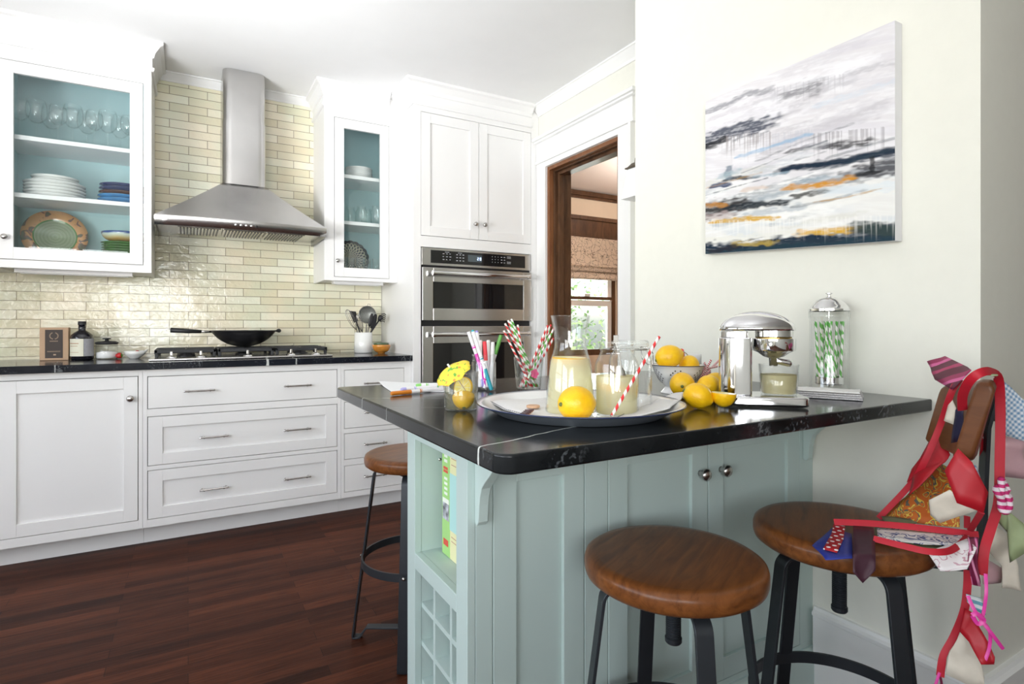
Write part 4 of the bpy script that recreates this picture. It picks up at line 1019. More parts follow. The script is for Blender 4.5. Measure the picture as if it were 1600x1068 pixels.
# cookbooks in the cubby
def book(label, y0, y1, z1, m, bands):
    t = thing('cookbook', label, 'book', (.62,(y0+y1)/2,.5465), 'cookbooks in the island cubby')
    bm = NB(); box(bm, .538, .73, y0, y0+.003, .5465, z1); box(bm, .538, .73, y1-.003, y1, .5465, z1); box(bm, .538, .541, y0+.003, y1-.003, .5465, z1); obj('cover', bm, m, t, bevel=.0008)
    bm = NB(); box(bm, .5415, .726, y0+.0035, y1-.0035, .550, z1-.004); obj('pages', bm, M_paper, t)
    for za, zb, ma, mb, mm in bands:
        bm = NB(); box(bm, .5374, .5379, y0+(y1-y0)*ma, y0+(y1-y0)*mb, za, zb); obj('spine_print', bm, mm, t)
M_bg = simple('bright_green_cover', (.38,.66,.22), .5); M_red = simple('red_print', (.7,.08,.05), .5); M_ltblue = simple('pale_blue_cover', (.45,.72,.70), .5); M_cry = simple('cream_yellow_cover', (.80,.77,.45), .5)
M_photo = simple('black_white_photo_print', (.4,.4,.45), .5, var=.9, nscale=60); M_wht = simple('white_print', (.85,.87,.8), .5)
def lettering(z0, z1, w):  # small blocks that read as spine lettering
    out = []; z = z0
    while z < z1: out.append((z, z+.005, .30, .30+w, None)); z += .009
    return out
book('bright green cookbook with a photo on its spine', 1.2325, 1.279, .825, M_bg, [(.632,.672,.1,.9,M_photo), (.672,.683,.1,.9,M_wht), (.570,.585,.2,.8,M_red)] + [(z, z+.006, .3, .7, M_wht) for z in [.692+.012*i for i in range(4)]] + [(z, z+.006, .25, .8, M_red) for z in (.745,.753)] + [(z, z+.007, .3, .7, M_wht) for z in (.770,.782,.793)])
book('pale yellow and aqua cookbook beside the green one', 1.186, 1.2318, .820, M_cry, [(.615,.750,.0,1.0,M_ltblue)] + [(z, z+.002, .2, .8, M_kraft) for z in (.77,.785,.80,.60,.59)])

# ================================================================== STOOLS
def make_stool(label, xy, rotdeg, seat_z=.65, leg=1):
    t = thing('bar_stool', label, 'stool', (xy[0], xy[1], 0), 'round wooden stools around the island', local=True, rotz=math.radians(rotdeg))
    R = .170
    bm = NB(); lathe(bm, [(0,-.003), (R*.55,-.0025), (R*.86,0.0), (R*.94,-.001), (R*.985,-.006), (R,-.014), (R,-.028), (R*.985,-.036), (R*.93,-.043), (R*.85,-.046), (0,-.046)], 96, (0,0,seat_z)); s = obj('seat', bm, M_seat, t, smooth=True)
    s.rotation_euler = (0,0,.9)
    zt = seat_z-.052
    bm = NB(); lathe(bm, [(0,.006), (.075,.006), (.078,0), (.072,-.010), (.045,-.026), (.020,-.030), (0,-.030)], 40, (0,0,zt-.004)); obj('mounting_plate', bm, M_stoolmetal, t, smooth=True)
    bm = NB(); pr_ = [(0,0)]
    z = .49; P = [(.0,z), (.014,z), (.016,z+.003), (.016,z+.010), (.013,z+.012)]
    while z < zt-.02: P += [(.0145, z+.014), (.0125, z+.016)]; z += .004
    P += [(.0125, zt-.005), (0, zt-.005)]; lathe(bm, P, 24); obj('threaded_rod', bm, M_stoolmetal, t)
    for k in range(4):
        a = k*PI/2; d = Vector((math.cos(a), math.sin(a), 0)); sd = Vector((-math.sin(a), math.cos(a), 0))
        pts = [d*.03+Vector((0,0,zt-.006))]
        pts.append(d*.112+Vector((0,0,zt-.006)))
        for i in range(1, 7):
            q = i/6*(PI/2-.10); pts.append(d*(.112+.028*math.sin(q))+Vector((0,0,zt-.006-.028*(1-math.cos(q)))))
        pts.append(d*.213+Vector((0,0,.012))); pts.append(d*.2125+Vector((0,0,.004))); pts.append(d*.200+Vector((0,0,.003)))
        bm = NB(); bar(bm, pts, .032, .0065, sd); o = obj('leg', bm, M_stoolmetal, t, bevel=.001); auto(o, .5)
    bm = NB(); rr = .180
    A = []; n = 72; zc = .275; h = .026; th = .006
    prof = [(rr,zc),(rr,zc+h),(rr-th,zc+h),(rr-th,zc)]
    rings = [[bm.verts.new((r*math.cos(2*PI*i/n), r*math.sin(2*PI*i/n), z)) for r, z in prof] for i in range(n)]
    for i in range(n):
        a_, b_ = rings[i], rings[(i+1) % n]
        for j in range(4): bm.faces.new((a_[j], a_[(j+1) % 4], b_[(j+1) % 4], b_[j]))
    auto(obj('foot_ring', bm, M_stoolmetal, t), .5)
    for k in range(2):
        a = k*PI/2; d = Vector((math.cos(a), math.sin(a), 0)); sd = Vector((-math.sin(a), math.cos(a), 0)); z = .038-.007*k
        bm = NB(); bar(bm, [d*-.208+Vector((0,0,.0035)), d*-.190+Vector((0,0,.0045)), d*-.165+Vector((0,0,z)), d*.165+Vector((0,0,z)), d*.190+Vector((0,0,.0045)), d*.208+Vector((0,0,.0035))], .030, .006, sd); auto(obj('cross_brace', bm, M_stoolmetal, t, bevel=.001), .5)
    for k in range(4):
        a = k*PI/2; d = Vector((math.cos(a), math.sin(a), 0)); bm = NB()
        lathe(bm, [(0,.004), (.004,.003), (.006,0)], 12); bmesh.ops.rotate(bm, verts=bm.verts, cent=(0,0,0), matrix=Matrix.Rotation(PI/2, 3, 'Y')); bmesh.ops.rotate(bm, verts=bm.verts, cent=(0,0,0), matrix=Matrix.Rotation(a, 3, 'Z')); bmesh.ops.translate(bm, verts=bm.verts, vec=d*.1855+Vector((0,0,.288))); obj('rivet', bm, M_nickel, t, smooth=True)
    return t
S1 = (.810,.786); S2 = (1.206,.6955); S3 = (.690,1.895)
make_stool('round wooden stool without backrest in front of the island doors', S1, -25, .66)
st2 = make_stool('wooden stool with curved backrest draped in a fabric garland', S2, -20, .675)
make_stool('backless round wooden stool behind the open end of the island', S3, -30, .655)
# backrest of the second stool (world-built pieces moved into its frame)
def to_stool(o):
    o.parent = st2; o.matrix_parent_inverse = (Matrix.Translation(st2.location) @ Matrix.Rotation(st2.rotation_euler.z, 4, 'Z')).inverted()
bc = Vector((S2[0], S2[1], 0)); mid = math.radians(-47)
bm = NB(); n = 30; ang0, ang1 = math.radians(-25), math.radians(-80)
rings = []
for i in range(n+1):
    a = ang0+(ang1-ang0)*i/n
    q_ = i/n; e = abs(2*q_-1); hh = .066+.014*q_ - .012*e**8; zc = .908+.017*q_
    d = Vector((math.cos(a), math.sin(a), 0)); ring = []
    th = .030; ro = .197
    for (rr, zz) in ((ro,-hh+.012),(ro-.004,-hh),(ro+th-.006,-hh),(ro+th,-hh+.012),(ro+th+.028,hh-.012),(ro+th+.024,hh),(ro+.034,hh),(ro+.028,hh-.012)):
        ring.append(bm.verts.new(bc+d*rr+Vector((0,0,zc+zz))))
    rings.append(ring)
for a_, b_ in zip(rings, rings[1:]):
    for j in range(8): bm.faces.new((a_[j], a_[(j+1) % 8], b_[(j+1) % 8], b_[j]))
bm.faces.new(rings[0][::-1]); bm.faces.new(rings[-1])
o = obj('backrest', bm, M_backwood, bevel=.007, bseg=3); auto(o, .9); to_stool(o)
bm = NB(); a = math.radians(-52); d = Vector((math.cos(a), math.sin(a), 0)); sd = Vector((-math.sin(a), math.cos(a), 0))
bar(bm, [bc+d*.266+Vector((0,0,.965)), bc+d*.252+Vector((0,0,.90)), bc+d*.248+Vector((0,0,.80)), bc+d*.246+Vector((0,0,.70)), bc+d*.240+Vector((0,0,.64)), bc+d*.225+Vector((0,0,.619)), bc+d*.08+Vector((0,0,.614))], .034, .007, sd)
o = obj('back_support', bm, M_stoolmetal, bevel=.001); auto(o, .5); to_stool(o)
bm = NB(); box(bm, -.012, .012, -.012, .012, -.012, .012); bmesh.ops.rotate(bm, verts=bm.verts, cent=(0,0,0), matrix=Matrix.Rotation(a, 3, 'Z')); bmesh.ops.translate(bm, verts=bm.verts, vec=bc+d*.268+Vector((0,0,.925))); o = obj('bolt_cap', bm, M_black, bevel=.003); to_stool(o)

# ================================================================== FABRIC GARLAND on the second stool
ga = thing('fabric_garland', 'garland of red tape and cut necktie pieces hung over the stool backrest', 'garland', (1.30,.55,.66))
def seat_d(v, z=.679): return (H-z)*F/(v-VH)
def patch(name, pts, m, sub=3, wob=.004, label=None, seed=0):
    P = [at(u, v, d=(seat_d(v) if not dd else dd if dd > 0 else seat_d(v, -dd))) for u, v, dd in pts]
    c = sum(P, Vector())/len(P); nrm = Vector()
    for i in range(len(P)): nrm += (P[i]-c).cross(P[(i+1) % len(P)]-c)
    nrm.normalize()
    bm = NB(); f = bm.faces.new([bm.verts.new(p) for p in P])
    bmesh.ops.triangulate(bm, faces=[f]); bmesh.ops.subdivide_edges(bm, edges=bm.edges, cuts=sub, use_grid_fill=True)
    bmesh.ops.triangulate(bm, faces=bm.faces)
    uvl = bm.loops.layers.uv.new('UV')
    u_ax = (P[1]-P[0]).normalized(); v_ax = nrm.cross(u_ax)
    for fc in bm.faces:
        fc.smooth = True
        for lp in fc.loops: q = lp.vert.co-c; lp[uvl].uv = (q.dot(u_ax)+1, q.dot(v_ax)+1)
    for v in bm.verts: v.co += nrm*wob*noise.noise(v.co*28+Vector((seed*3.1,0,0)))
    o = obj(name, bm, m, ga, solid=.0012, recalc=False)
    if label: o['label'] = label
    return o
D = 1.0
patch('necktie_piece', [(1448,564,1.27),(1477,556,1.22),(1512,573,1.12),(1518,578,1.10),(1487,608.5,1.12),(1461,593,1.20),(1456,579,1.24)], M_tiestripe, label='maroon and pink striped tie end')
patch('necktie_piece', [(1457,678,1.22),(1471,665,1.20),(1478,690,1.17),(1483,709,1.15),(1466,731,1.14),(1449,747,1.14),(1422,775,1.16),(1424.6,743,1.19),(1414,751,1.20)], M_redsilk, label='plain red tie end, left', seed=2, wob=.008)
patch('necktie_piece', [(1497,700,1.02),(1519,722,1.00),(1544,769,.99),(1537,801,.99),(1495,785,1.01),(1476,735,1.03)], M_redsilk, label='plain red tie end below the backrest', seed=3, wob=.006)
patch('necktie_piece', [(1468,722,1.20),(1490,735,1.16),(1500,790,1.10),(1501,824,1.10),(1430,817,1.17),(1378,809,1.24),(1425,765,1.22)], M_paisley, label='orange patterned silk piece', seed=4)
patch('necktie_piece', [(1452,780,1.05),(1484,765,1.02),(1525,797,1.00),(1469,816,1.05),(1454,804,1.06)], M_cream, label='plain cream piece', seed=5)
patch('necktie_piece', [(1368,818,None),(1430,820,None),(1500,838,None),(1475,858,None),(1420,856,None),(1366,843,None)], M_olive, label='dark olive patch standing in for shadow on the seat', seed=6, wob=.003)  # olive-dark patch laid on the seat as its shadow
patch('necktie_piece', [(1370,824,-.684),(1466,830,-.686),(1516,836,-.690),(1500,852,-.688),(1440,850,-.684),(1372,841,-.684)], M_toile, label='white and blue toile piece', seed=7, wob=.002)
patch('necktie_piece', [(1301,824,None),(1269,852,None),(1286,868,1.03),(1290,874,1.018),(1332,872,1.018),(1331,834,None)], M_bluesilk, label='royal blue tie end', seed=8, wob=.002)
patch('necktie_piece', [(1303.5,814,-.683),(1321,820,-.683),(1318,841,-.683),(1308,863,-.683),(1286,857,-.683),(1299,834,-.683)], M_polka, label='red tie end with white polka dots', seed=9, wob=.001)
patch('necktie_piece', [(1333,820,-.687),(1365,824,-.688),(1367,850,-.686),(1368,868,-.682),(1368,891,1.010),(1348,911,1.010),(1333,893,1.010),(1333,868,-.682),(1333,850,-.686)], M_maroon, label='dark maroon tie end hanging off the seat', seed=10, wob=.002)
patch('necktie_piece', [(1449,861,1.05),(1511,841,1.05),(1526,856,1.02),(1511,888.5,1.01),(1469,891,1.02)], M_pinktoile, label='white piece with pink drawing', seed=11)
patch('necktie_piece', [(1511,839,1.05),(1528,839,1.04),(1526,861,1.02),(1529,890,1.02),(1533,916,1.02),(1518,913,1.02),(1511,876,1.02),(1513,858,1.03)], M_stripehang, label='pink and maroon striped piece with frayed end', seed=12, wob=.006)
patch('necktie_piece', [(1506,949,1.04),(1517,955,1.03),(1544,1004,1.01),(1553.6,1026,1.0),(1552.7,1037,1.0),(1532,1037,1.0),(1515,1003,1.02),(1500,986,1.03)], M_redsilk, label='red tie end hanging near the floor', seed=13, wob=.008)
patch('necktie_piece', [(1500,987,1.05),(1517,995,1.05),(1532,1026,1.04),(1538,1068,1.04),(1538,1080,1.04),(1477,1052,1.06),(1481,1029,1.06)], M_cream, label='cream piece hanging lowest', seed=14, wob=.008)
patch('necktie_piece', [(1509,927,1.05),(1532,933.5,1.05),(1541,962,1.04),(1523,952,1.05),(1511,940,1.05)], M_bluestripe, label='white piece with light blue stripes', seed=15)
patch('necktie_piece', [(1554,820,1.08),(1575,835,1.08),(1587,869,1.08),(1597,924,1.08),(1565,917,1.09),(1566,884,1.09),(1541,857,1.09)], M_cream, label='cream piece at the right', seed=16, wob=.01)
patch('necktie_piece', [(1560,797,1.06),(1575,797,1.05),(1604,823,1.04),(1604,862,1.04),(1578,878,1.05),(1574,832,1.06),(1558,811,1.07)], M_green, label='sage green tie end', seed=17, wob=.008)
patch('necktie_piece', [(1558,586,1.10),(1580,604,1.10),(1606,632,1.10),(1608,692,1.10),(1567,678,1.10),(1562,644,1.10)], M_ging, label='blue and white gingham piece', seed=18, wob=.008)
patch('necktie_piece', [(1564,679,1.115),(1604,690.5,1.11),(1608,749,1.11),(1564,744,1.115)], M_pink, label='pale pink satin piece', seed=19, wob=.012)
patch('necktie_piece', [(1486,618,1.14),(1494,637,1.12),(1490,663,1.12),(1475,657,1.14)], M_cream, label='cream piece behind the red tape', seed=20, wob=.002)
patch('necktie_piece', [(1493,640,1.075),(1506,632,1.06),(1504,688,1.07),(1486,692,1.10)], M_navy, label='navy piece inside the backrest', seed=21, wob=.003)
patch('necktie_piece', [(1541,872,1.10),(1566,887,1.11),(1564,910,1.11),(1535,912,1.10)], M_pink, label='small pale pink piece', seed=22)
patch('necktie_piece', [(1541,668,1.11),(1547,668,1.11),(1543,690,1.11),(1530,712,1.11),(1534,680,1.11)], M_polka, label='dotted red piece behind the backrest', seed=23, wob=.002)
patch('necktie_piece', [(1518,724,1.08),(1526,728,1.08),(1534,752,1.08),(1527,750,1.08)], M_ging, label='small gingham piece behind the red tie', seed=24, wob=.002)
patch('necktie_piece', [(1377,806,1.22),(1400,808,1.20),(1440,812,1.17),(1420,822,1.16),(1385,818,1.19)], M_olive, seed=26, wob=.002, label='olive fold on the seat')
def tape(pts, w=.0115, m=M_redtape, name='red_tape'):
    raw = [at(u, v, d=(seat_d(v, .690) if not dd else dd if dd > 0 else seat_d(v, -dd))) for u, v, dd in pts]
    # smooth the path (Catmull-Rom)
    P = []
    for i in range(len(raw)-1):
        p0, p1, p2, p3 = raw[max(0,i-1)], raw[i], raw[i+1], raw[min(len(raw)-1,i+2)]
        for k in range(6):
            q = k/6; P.append(.5*((2*p1)+(p2-p0)*q+(2*p0-5*p1+4*p2-p3)*q*q+(3*p1-p0-3*p2+p3)*q**3))
    P.append(raw[-1])
    bm = NB(); rings = []
    for i, p in enumerate(P):
        tan = (P[min(len(P)-1,i+1)]-P[max(0,i-1)]).normalized(); view = (p-Vector((0.15,-.1,1.3))).normalized()
        sd = tan.cross(view).normalized(); nr = sd.cross(tan)
        rings.append([bm.verts.new(p+sd*w/2*x+nr*.0009*y) for x, y in ((-1,-1),(0,-1.8),(1,-1),(1,1),(0,.4),(-1,1))])
    for a_, b_ in zip(rings, rings[1:]):
        for j in range(6): bm.faces.new((a_[j], a_[(j+1) % 6], b_[(j+1) % 6], b_[j]))
    bm.faces.new(rings[0][::-1]); bm.faces.new(rings[-1])
    o = obj(name, bm, m, ga); auto(o, .8); return o
tape([(1303,815,-.690),(1355,817,-.693),(1417,822,-.694),(1470,828,-.694),(1529,835,-.694)], .0125)
tape([(1365,841,None),(1417,854,None),(1450,861,None),(1480,861,None),(1500,850,None),(1512,838,None)], .0115)
tape([(1500,592,1.13),(1487,612,1.13),(1469,664,1.16),(1445,720,1.17),(1422,757,1.20),(1373,809,1.235)])
tape([(1504,640,1.055),(1504,618,1.03),(1514,596,1.00),(1530,583,.985),(1548,580,1.0),(1560,592,1.04),(1563,640,1.055),(1562,720,1.055),(1560,784,1.05),(1548,826,1.04),(1538,860,1.03),(1535,898,1.03)], .0150)
tape([(1533,800,1.0),(1524,815,1.04),(1516,828,1.08)], .010)
tape([(1512,890,1.06),(1511,920,1.06),(1506,955,1.06),(1490,995,1.07),(1474,1025,1.07),(1469,1056,1.07)], .0125)
tape([(1511,806,1.12),(1511,825,1.11)], .010)
tape([(1512,930,1.02),(1521,950,1.01),(1533,968,1.0),(1550,990,.99),(1567,1013,.99)], .0060, M_hot, 'pink_ribbon')
tape([(1540,896,1.01),(1541,925,1.0),(1537,955,1.0),(1533,968,1.0)], .0050, M_hot, 'pink_ribbon')
tape([(1533,968,1.0),(1546,985,1.0),(1546,1010,1.0),(1538,1034,1.0)], .0050, M_hot, 'pink_ribbon')
tape([(1519,961,1.0),(1526,958,.998),(1537,968,.995),(1528,974,.998),(1519,961,1.0)], .007, M_hot, 'pink_ribbon')
tape([(1468,1050,1.07),(1464,1062,1.07),(1460,1075,1.07)], .0045, M_hot, 'pink_ribbon')
tape([(1469,1056,1.07),(1471,1066,1.07),(1472,1080,1.07)], .0040, M_stripehang, 'pink_ribbon')
# striped knot
bm = NB(); p = at(1568, 776, d=1.03); pts = []
for i in range(60):
    a = 2*PI*i/60; pts.append(p+Vector(((.011+.006*math.cos(3*a))*math.cos(2*a), (.010+.006*math.cos(3*a))*math.sin(2*a)*.6, .022*math.sin(2*a+.4)+.008*math.sin(3*a))))
tube(bm, pts, .0055, 10, True); o = obj('knotted_tie', bm, straw_mat('magenta_white_stripes', (.55,.02,.16), (.8,.7,.75), .012), ga, smooth=True)
bm = NB(); p = at(1548, 587, d=1.0); lathe(bm, [(0,0),(.010,.001),(.010,.003),(0,.004)], 16, tuple(p)); part(obj('lime_tag', bm, M_sage, ga), 'lime green scrap')

# ================================================================== THINGS ON THE ISLAND
def shell(prof, th=.0025):
    """outer profile bottom->top; returns a closed thin-walled profile"""
    inner = [(max(0, r-th), max(z, prof[0][1]+th*1.6)) for r, z in prof if r > 0][::-1]
    return prof + inner + [(0, prof[0][1]+th*1.6)]
def glassobj(name, prof, loc, mat=M_glass, parent=None, th=.0022, seg=48):
    bm = NB(); lathe(bm, shell([(0,0)]+prof, th), seg, tuple(loc)); return obj(name, bm, mat, parent, smooth=True)
def lemon(label, loc, r=.031, rot=(0,0,0), length=1.22, group='whole lemons on the island'):
    t = thing('lemon', label, 'lemon', loc, group, local=True)
    bm = NB(); P = []; n = 26
    for i in range(n+1):
        a = PI*i/n; z = -math.cos(a)*r*length; rr = r*math.sin(a)
        if i > n-4: z += r*.12*(1-math.sin(a))
        if i < 3: z += r*.03
        P.append((max(0, rr), z))
    P[0] = (0, P[0][1]); P[-1] = (0, P[-1][1]+r*.05); lathe(bm, P, 40)
    for v in bm.verts: v.co *= 1+.018*noise.noise(v.co*60)
    obj('peel', bm, M_lemon, t, smooth=True)
    bm = NB(); lathe(bm, [(0,-.0025), (.0030,-.002), (.0042,.0008), (.0052,.003)][::-1], 10, (0,0,-r*length+.0005)); obj('stem_end', bm, M_stemend, t, smooth=True)
    t.rotation_euler = rot; return t
def aim(t, direction):  # local -z (stem end) points along direction
    t.rotation_mode = 'XYZ'; t.rotation_euler = (-Vector(direction)).to_track_quat('Z', 'Y').to_euler()
CAMV = lambda loc: (Vector((0,0,H))-Vector(loc)).normalized()
RIGHT = Vector((CA,-SA,0)); FWD = Vector((SA,CA,0))

# --- tray
TC = at(905, 627.5, Z=.938); TC.z = ZI; TR = .216
t = thing('enamel_tray', 'round white enamel tray under the carafe and jars', 'tray', tuple(TC))
bm = NB(); lathe(bm, [(0,.0035), (.155,.0035), (.170,.006), (.205,.0225), (TR,.0245), (TR,.0225), (.206,.020)], 96, tuple(TC)); obj('top_surface', bm, M_enamel, t, smooth=True)
bm = NB(); lathe(bm, [(TR,.0222), (.2045,.0185), (.172,.001), (.168,0), (0,0)], 96, tuple(TC)); part(obj('underside', bm, M_enamelgrey, t, smooth=True), 'blue-grey underside')
bm = NB(); tube(bm, [TC+Vector((TR*math.cos(i*PI/48), TR*math.sin(i*PI/48), .0235)) for i in range(96)], .0014, 8, True); obj('rim_edge', bm, M_navyenamel, t, smooth=True)
ZT = TC.z+.0042
# cloths on the tray
def cloth(name, label, pts, m=M_cloth, z0=None, hem=M_rubber, wob=.003, group=None, sub=4):
    P = [at(u, v, Z=z) for u, v, z in pts]
    t = thing(name, label, 'napkin', tuple(P[0]), group)
    bm = NB(); f = bm.faces.new([bm.verts.new(p) for p in P]); bmesh.ops.triangulate(bm, faces=[f]); bmesh.ops.subdivide_edges(bm, edges=bm.edges, cuts=sub, use_grid_fill=True)
    for v in bm.verts: v.co.z += wob*(noise.noise(v.co*22)+.35)
    for fc in bm.faces: fc.smooth = True
    obj('fabric', bm, m, t, solid=.0012, recalc=False)
    return t, P
t, P = cloth('linen_napkin', 'white napkin with stitched edge lying on the left of the tray', [(762,626,.9315),(800,618,.924),(862,610,.924),(905,640,.924),(885,657,.924),(826,650,.924),(790,641,.9245)], wob=.0015)
def stitches(P, parent, nn=26, off=(0,0,.0026)):
    bm = NB()
    for a, b in zip(P, P[1:]):
        Lh = (b-a).length; k = max(2, int(Lh/.0075)); dd = (b-a).normalized()
        for i in range(k):
            p = a+(b-a)*(i+.2)/k+Vector(off); p.z += .003*(noise.noise(p*22)+.35)*0
            tube(bm, [p, p+dd*.0040], .0007, 5)
    obj('edge_stitching', bm, simple('dark_thread', (.06,.06,.08), .8), parent)
stitches([P[0], P[6], P[5]], t)
t, P = cloth('linen_napkin', 'white napkin with stitched edge drooping over the right rim of the tray', [(962,655,.924),(988,642,.925),(1010,632,.928),(1048,616,.940),(1070,613,.9395),(1064,625,.939),(1046,637,.937),(1020,646,.930),(990,652,.926)], wob=.003)
stitches([P[0], P[1]], t); stitches([P[3]-Vector((0,0,.001)), P[4]], t)
# wooden tag with tines
t = thing('wooden_fork', 'small round-headed wooden fork lying on the tray napkin', 'fork', tuple(at(828,640,Z=.929)))
c = at(833, 635, Z=.9305)
bm = NB(); prism(bm, [(c.x+RIGHT.x*.014*math.cos(a)*(1.0)+FWD.x*.016*math.sin(a), c.y+RIGHT.y*.014*math.cos(a)+FWD.y*.016*math.sin(a)) for a in [i*PI/12 for i in range(24)]], 'z', .9290, .9335); obj('head', bm, M_birch, t, bevel=.001)
bm = NB()
e0, e1 = at(829,641,Z=.930), at(817,651,Z=.930)
tube(bm, [e0, e1], .0016, 6); tube(bm, [e0+RIGHT*.005, e1+RIGHT*.006], .0016, 6)
obj('handle', bm, M_birch, t)
bm = NB()
for i in range(5):
    p = e0.lerp(e1, .1+.2*i)+Vector((0,0,.0022)); tube(bm, [p-RIGHT*.010, p+RIGHT*.008], .0011, 6)
obj('tines', bm, M_maroon, t)

# --- carafe of lemonade
c = at(891, 646, Z=ZT); c.z = ZT
t = thing('glass_carafe', 'clear glass carafe half full of lemonade on the tray', 'carafe', tuple(c))
bm = NB()
prof = [(.046,0), (.050,.004), (.0505,.010), (.047,.060), (.0415,.105), (.036,.122), (.0325,.135), (.0315,.145), (.034,.170), (.0395,.198), (.0405,.200)]
glassobj('glass_body', prof, c, parent=t)
bm = NB(); lathe(bm, [(0,.0045), (.0475,.0045), (.0480,.010), (.0447,.060), (.0395,.105), (.0375,.1130), (0,.1130)], 48, tuple(c)); part(obj('lemonade', bm, M_lemonade, t, smooth=False), 'cloudy yellow lemonade'); 
for o_ in (t.children[-1],): auto(o_, 1.0)
def lemon_slice(label, loc, r, rot, th=.006, cat='lemon slice'):
    t = thing('lemon_slice', label, cat, loc, 'lemon slices in the drinks', local=True)
    bm = NB(); lathe(bm, [(r*.90,-th/2), (r,-th/2), (r*1.01,0), (r,th/2), (r*.90,th/2)], 36); obj('rind', bm, M_lemon, t, smooth=True)
    bm = NB(); lathe(bm, [(0,-th*.48), (r*.90,-th*.48), (r*.90,th*.48), (0,th*.48)], 36); fl = obj('flesh', bm, M_flesh, t)
    bm = NB()
    for k in range(8):
        a = k*PI/4; 
        box(bm, .001, r*.88, -.0006, .0006, -th*.51, th*.51)
        bmesh.ops.rotate(bm, verts=list(bm.verts)[-8:], cent=(0,0,0), matrix=Matrix.Rotation(a, 3, 'Z'))
    lathe(bm, [(r*.86,-th*.5), (r*.92,-th*.5), (r*.92,th*.5), (r*.86,th*.5)], 30)
    obj('pith', bm, M_pith, t)
    t.rotation_euler = rot; return t
lemon_slice('lemon slices floating at the top of the carafe lemonade', (c.x-.002,c.y,c.z+.109), .035, (.03,.02,0), .012)
# --- whole lemon at the front of the tray
p = at(901, 630, d=1.050); r_ = .0325; p.z = ZT+r_*.99+.002
o = lemon('large whole lemon at the front edge of the tray', p, r_, length=1.12); aim(o, (CAMV(p)*.55 - RIGHT*.9 - Vector((0,0,.05))))
# --- mason jar with lemonade
c = at(963.5, 647, Z=ZT)
t = thing('mason_jar', 'open glass jar of lemonade with lemon slices on the tray', 'jar', tuple(c))
glassobj('jar_glass', [(.040,0), (.043,.004), (.0435,.012), (.0435,.098), (.041,.108), (.034,.122), (.0325,.128), (.0345,.130), (.0345,.134), (.0325,.136), (.0325,.140), (.0345,.142), (.0345,.146), (.0335,.148)], c, parent=t)
bm = NB(); lathe(bm, [(0,.0045), (.0400,.0045), (.0408,.012), (.0408,.078), (0,.078)], 48, tuple(c)); o = obj('lemonade', bm, M_lemonade, t); auto(o, 1.0)
lemon_slice('thick lemon slice under the surface of the open jar', (c.x,c.y,c.z+.0555), .038, (.05,.03,.3), .010)
M_spoon = simple('dull_silver', (.26,.25,.23), .4, .9)
t = thing('long_spoon', 'silver spoon standing in the open lemonade jar', 'spoon', tuple(c+Vector((0,0,.01))))
a, b_ = c+RIGHT*.010+FWD*.004+Vector((0,0,.090)), c+RIGHT*.0+FWD*.008+Vector((0,0,.160))
bm = NB(); bar(bm, [a, a.lerp(b_, .5), b_-Vector((0,0,.015))], .005, .002, RIGHT); bar(bm, [b_-Vector((0,0,.016)), b_], .010, .0025, RIGHT); obj('handle', bm, M_spoon, t, bevel=.0006)
bm = NB(); lathe(bm, [(0,-.022), (.008,-.016), (.011,0), (.008,.014), (.003,.022)], 20, tuple(a-Vector((0,0,.018))))
for v in bm.verts: q = v.co-a; k = q.dot(FWD); v.co -= FWD*k*.7
obj('bowl', bm, M_spoon, t, smooth=True)
# --- clip-top jar behind it
c = at(985, 637.2, Z=ZT)
t = thing('clip_top_jar', 'empty clip-top glass jar with wire bail behind the open jar', 'jar', tuple(c))
glassobj('jar_glass', [(.041,0), (.045,.005), (.0455,.015), (.0455,.105), (.042,.116), (.036,.126), (.036,.132)], c, parent=t)
bm = NB(); lathe(bm, shell([(0,0),(.037,0),(.039,.003),(.039,.010),(.036,.013)], .003), 40, (c.x,c.y,c.z+.134)); obj('lid', bm, M_glass, t, smooth=True)
bm = NB(); tube(bm, [c+Vector((.0385*math.cos(i*PI/20), .0385*math.sin(i*PI/20), .128)) for i in range(40)], .0012, 6, True)
q = c+(-FWD)*.026+RIGHT*.030+Vector((0,0,.12))
tube(bm, [q+RIGHT*-.014+Vector((0,0,.014)), q+RIGHT*-.010+Vector((0,0,-.012)), q+RIGHT*.002+Vector((0,0,-.024)), q+RIGHT*.012+Vector((0,0,-.024)), q+RIGHT*.013+Vector((0,0,0)), q+RIGHT*.006+Vector((0,0,.010)), q+RIGHT*-.014+Vector((0,0,.014))], .0013, 6)
obj('wire_bail', bm, M_nickel, t, smooth=True)

# --- straws
def straw(label, p0, p1, m, group, cache={}):
    Lh = (Vector(p1)-Vector(p0)).length; k = m.name
    if k not in cache:
        bm = NB(); P = [Vector((0,0,z)) for z in (0, 1.0)]
        prof = [(.0030,0), (.0030,1.0), (.0025,1.0), (.0025,0)]
        rings = [[bm.verts.new((r*math.cos(i*PI/8), r*math.sin(i*PI/8), z*.195)) for i in range(16)] for r, z in prof]
        for a_, b_ in zip(rings, rings[1:]+rings[:1]):
            for i in range(16): bm.faces.new((a_[i], a_[(i+1) % 16], b_[(i+1) % 16], b_[i]))
        o = obj('paper_straw', bm, m, smooth=True); auto(o, .8); cache[k] = o
    else: o = cache[k].copy(); C.objects.link(o)
    d = Vector(p1)-Vector(p0); o.location = p0; o.rotation_mode = 'XYZ'; o.rotation_euler = d.to_track_quat('Z', 'Y').to_euler(); o.scale = (1,1,Lh/.195)
    tag(o, label, 'straw', group); return o
straw('red and white paper straw leaning across the front of the open jar', at(956,649,d=1.03), at(1030,526,d=1.10), M_straw_red, 'red striped paper straws')
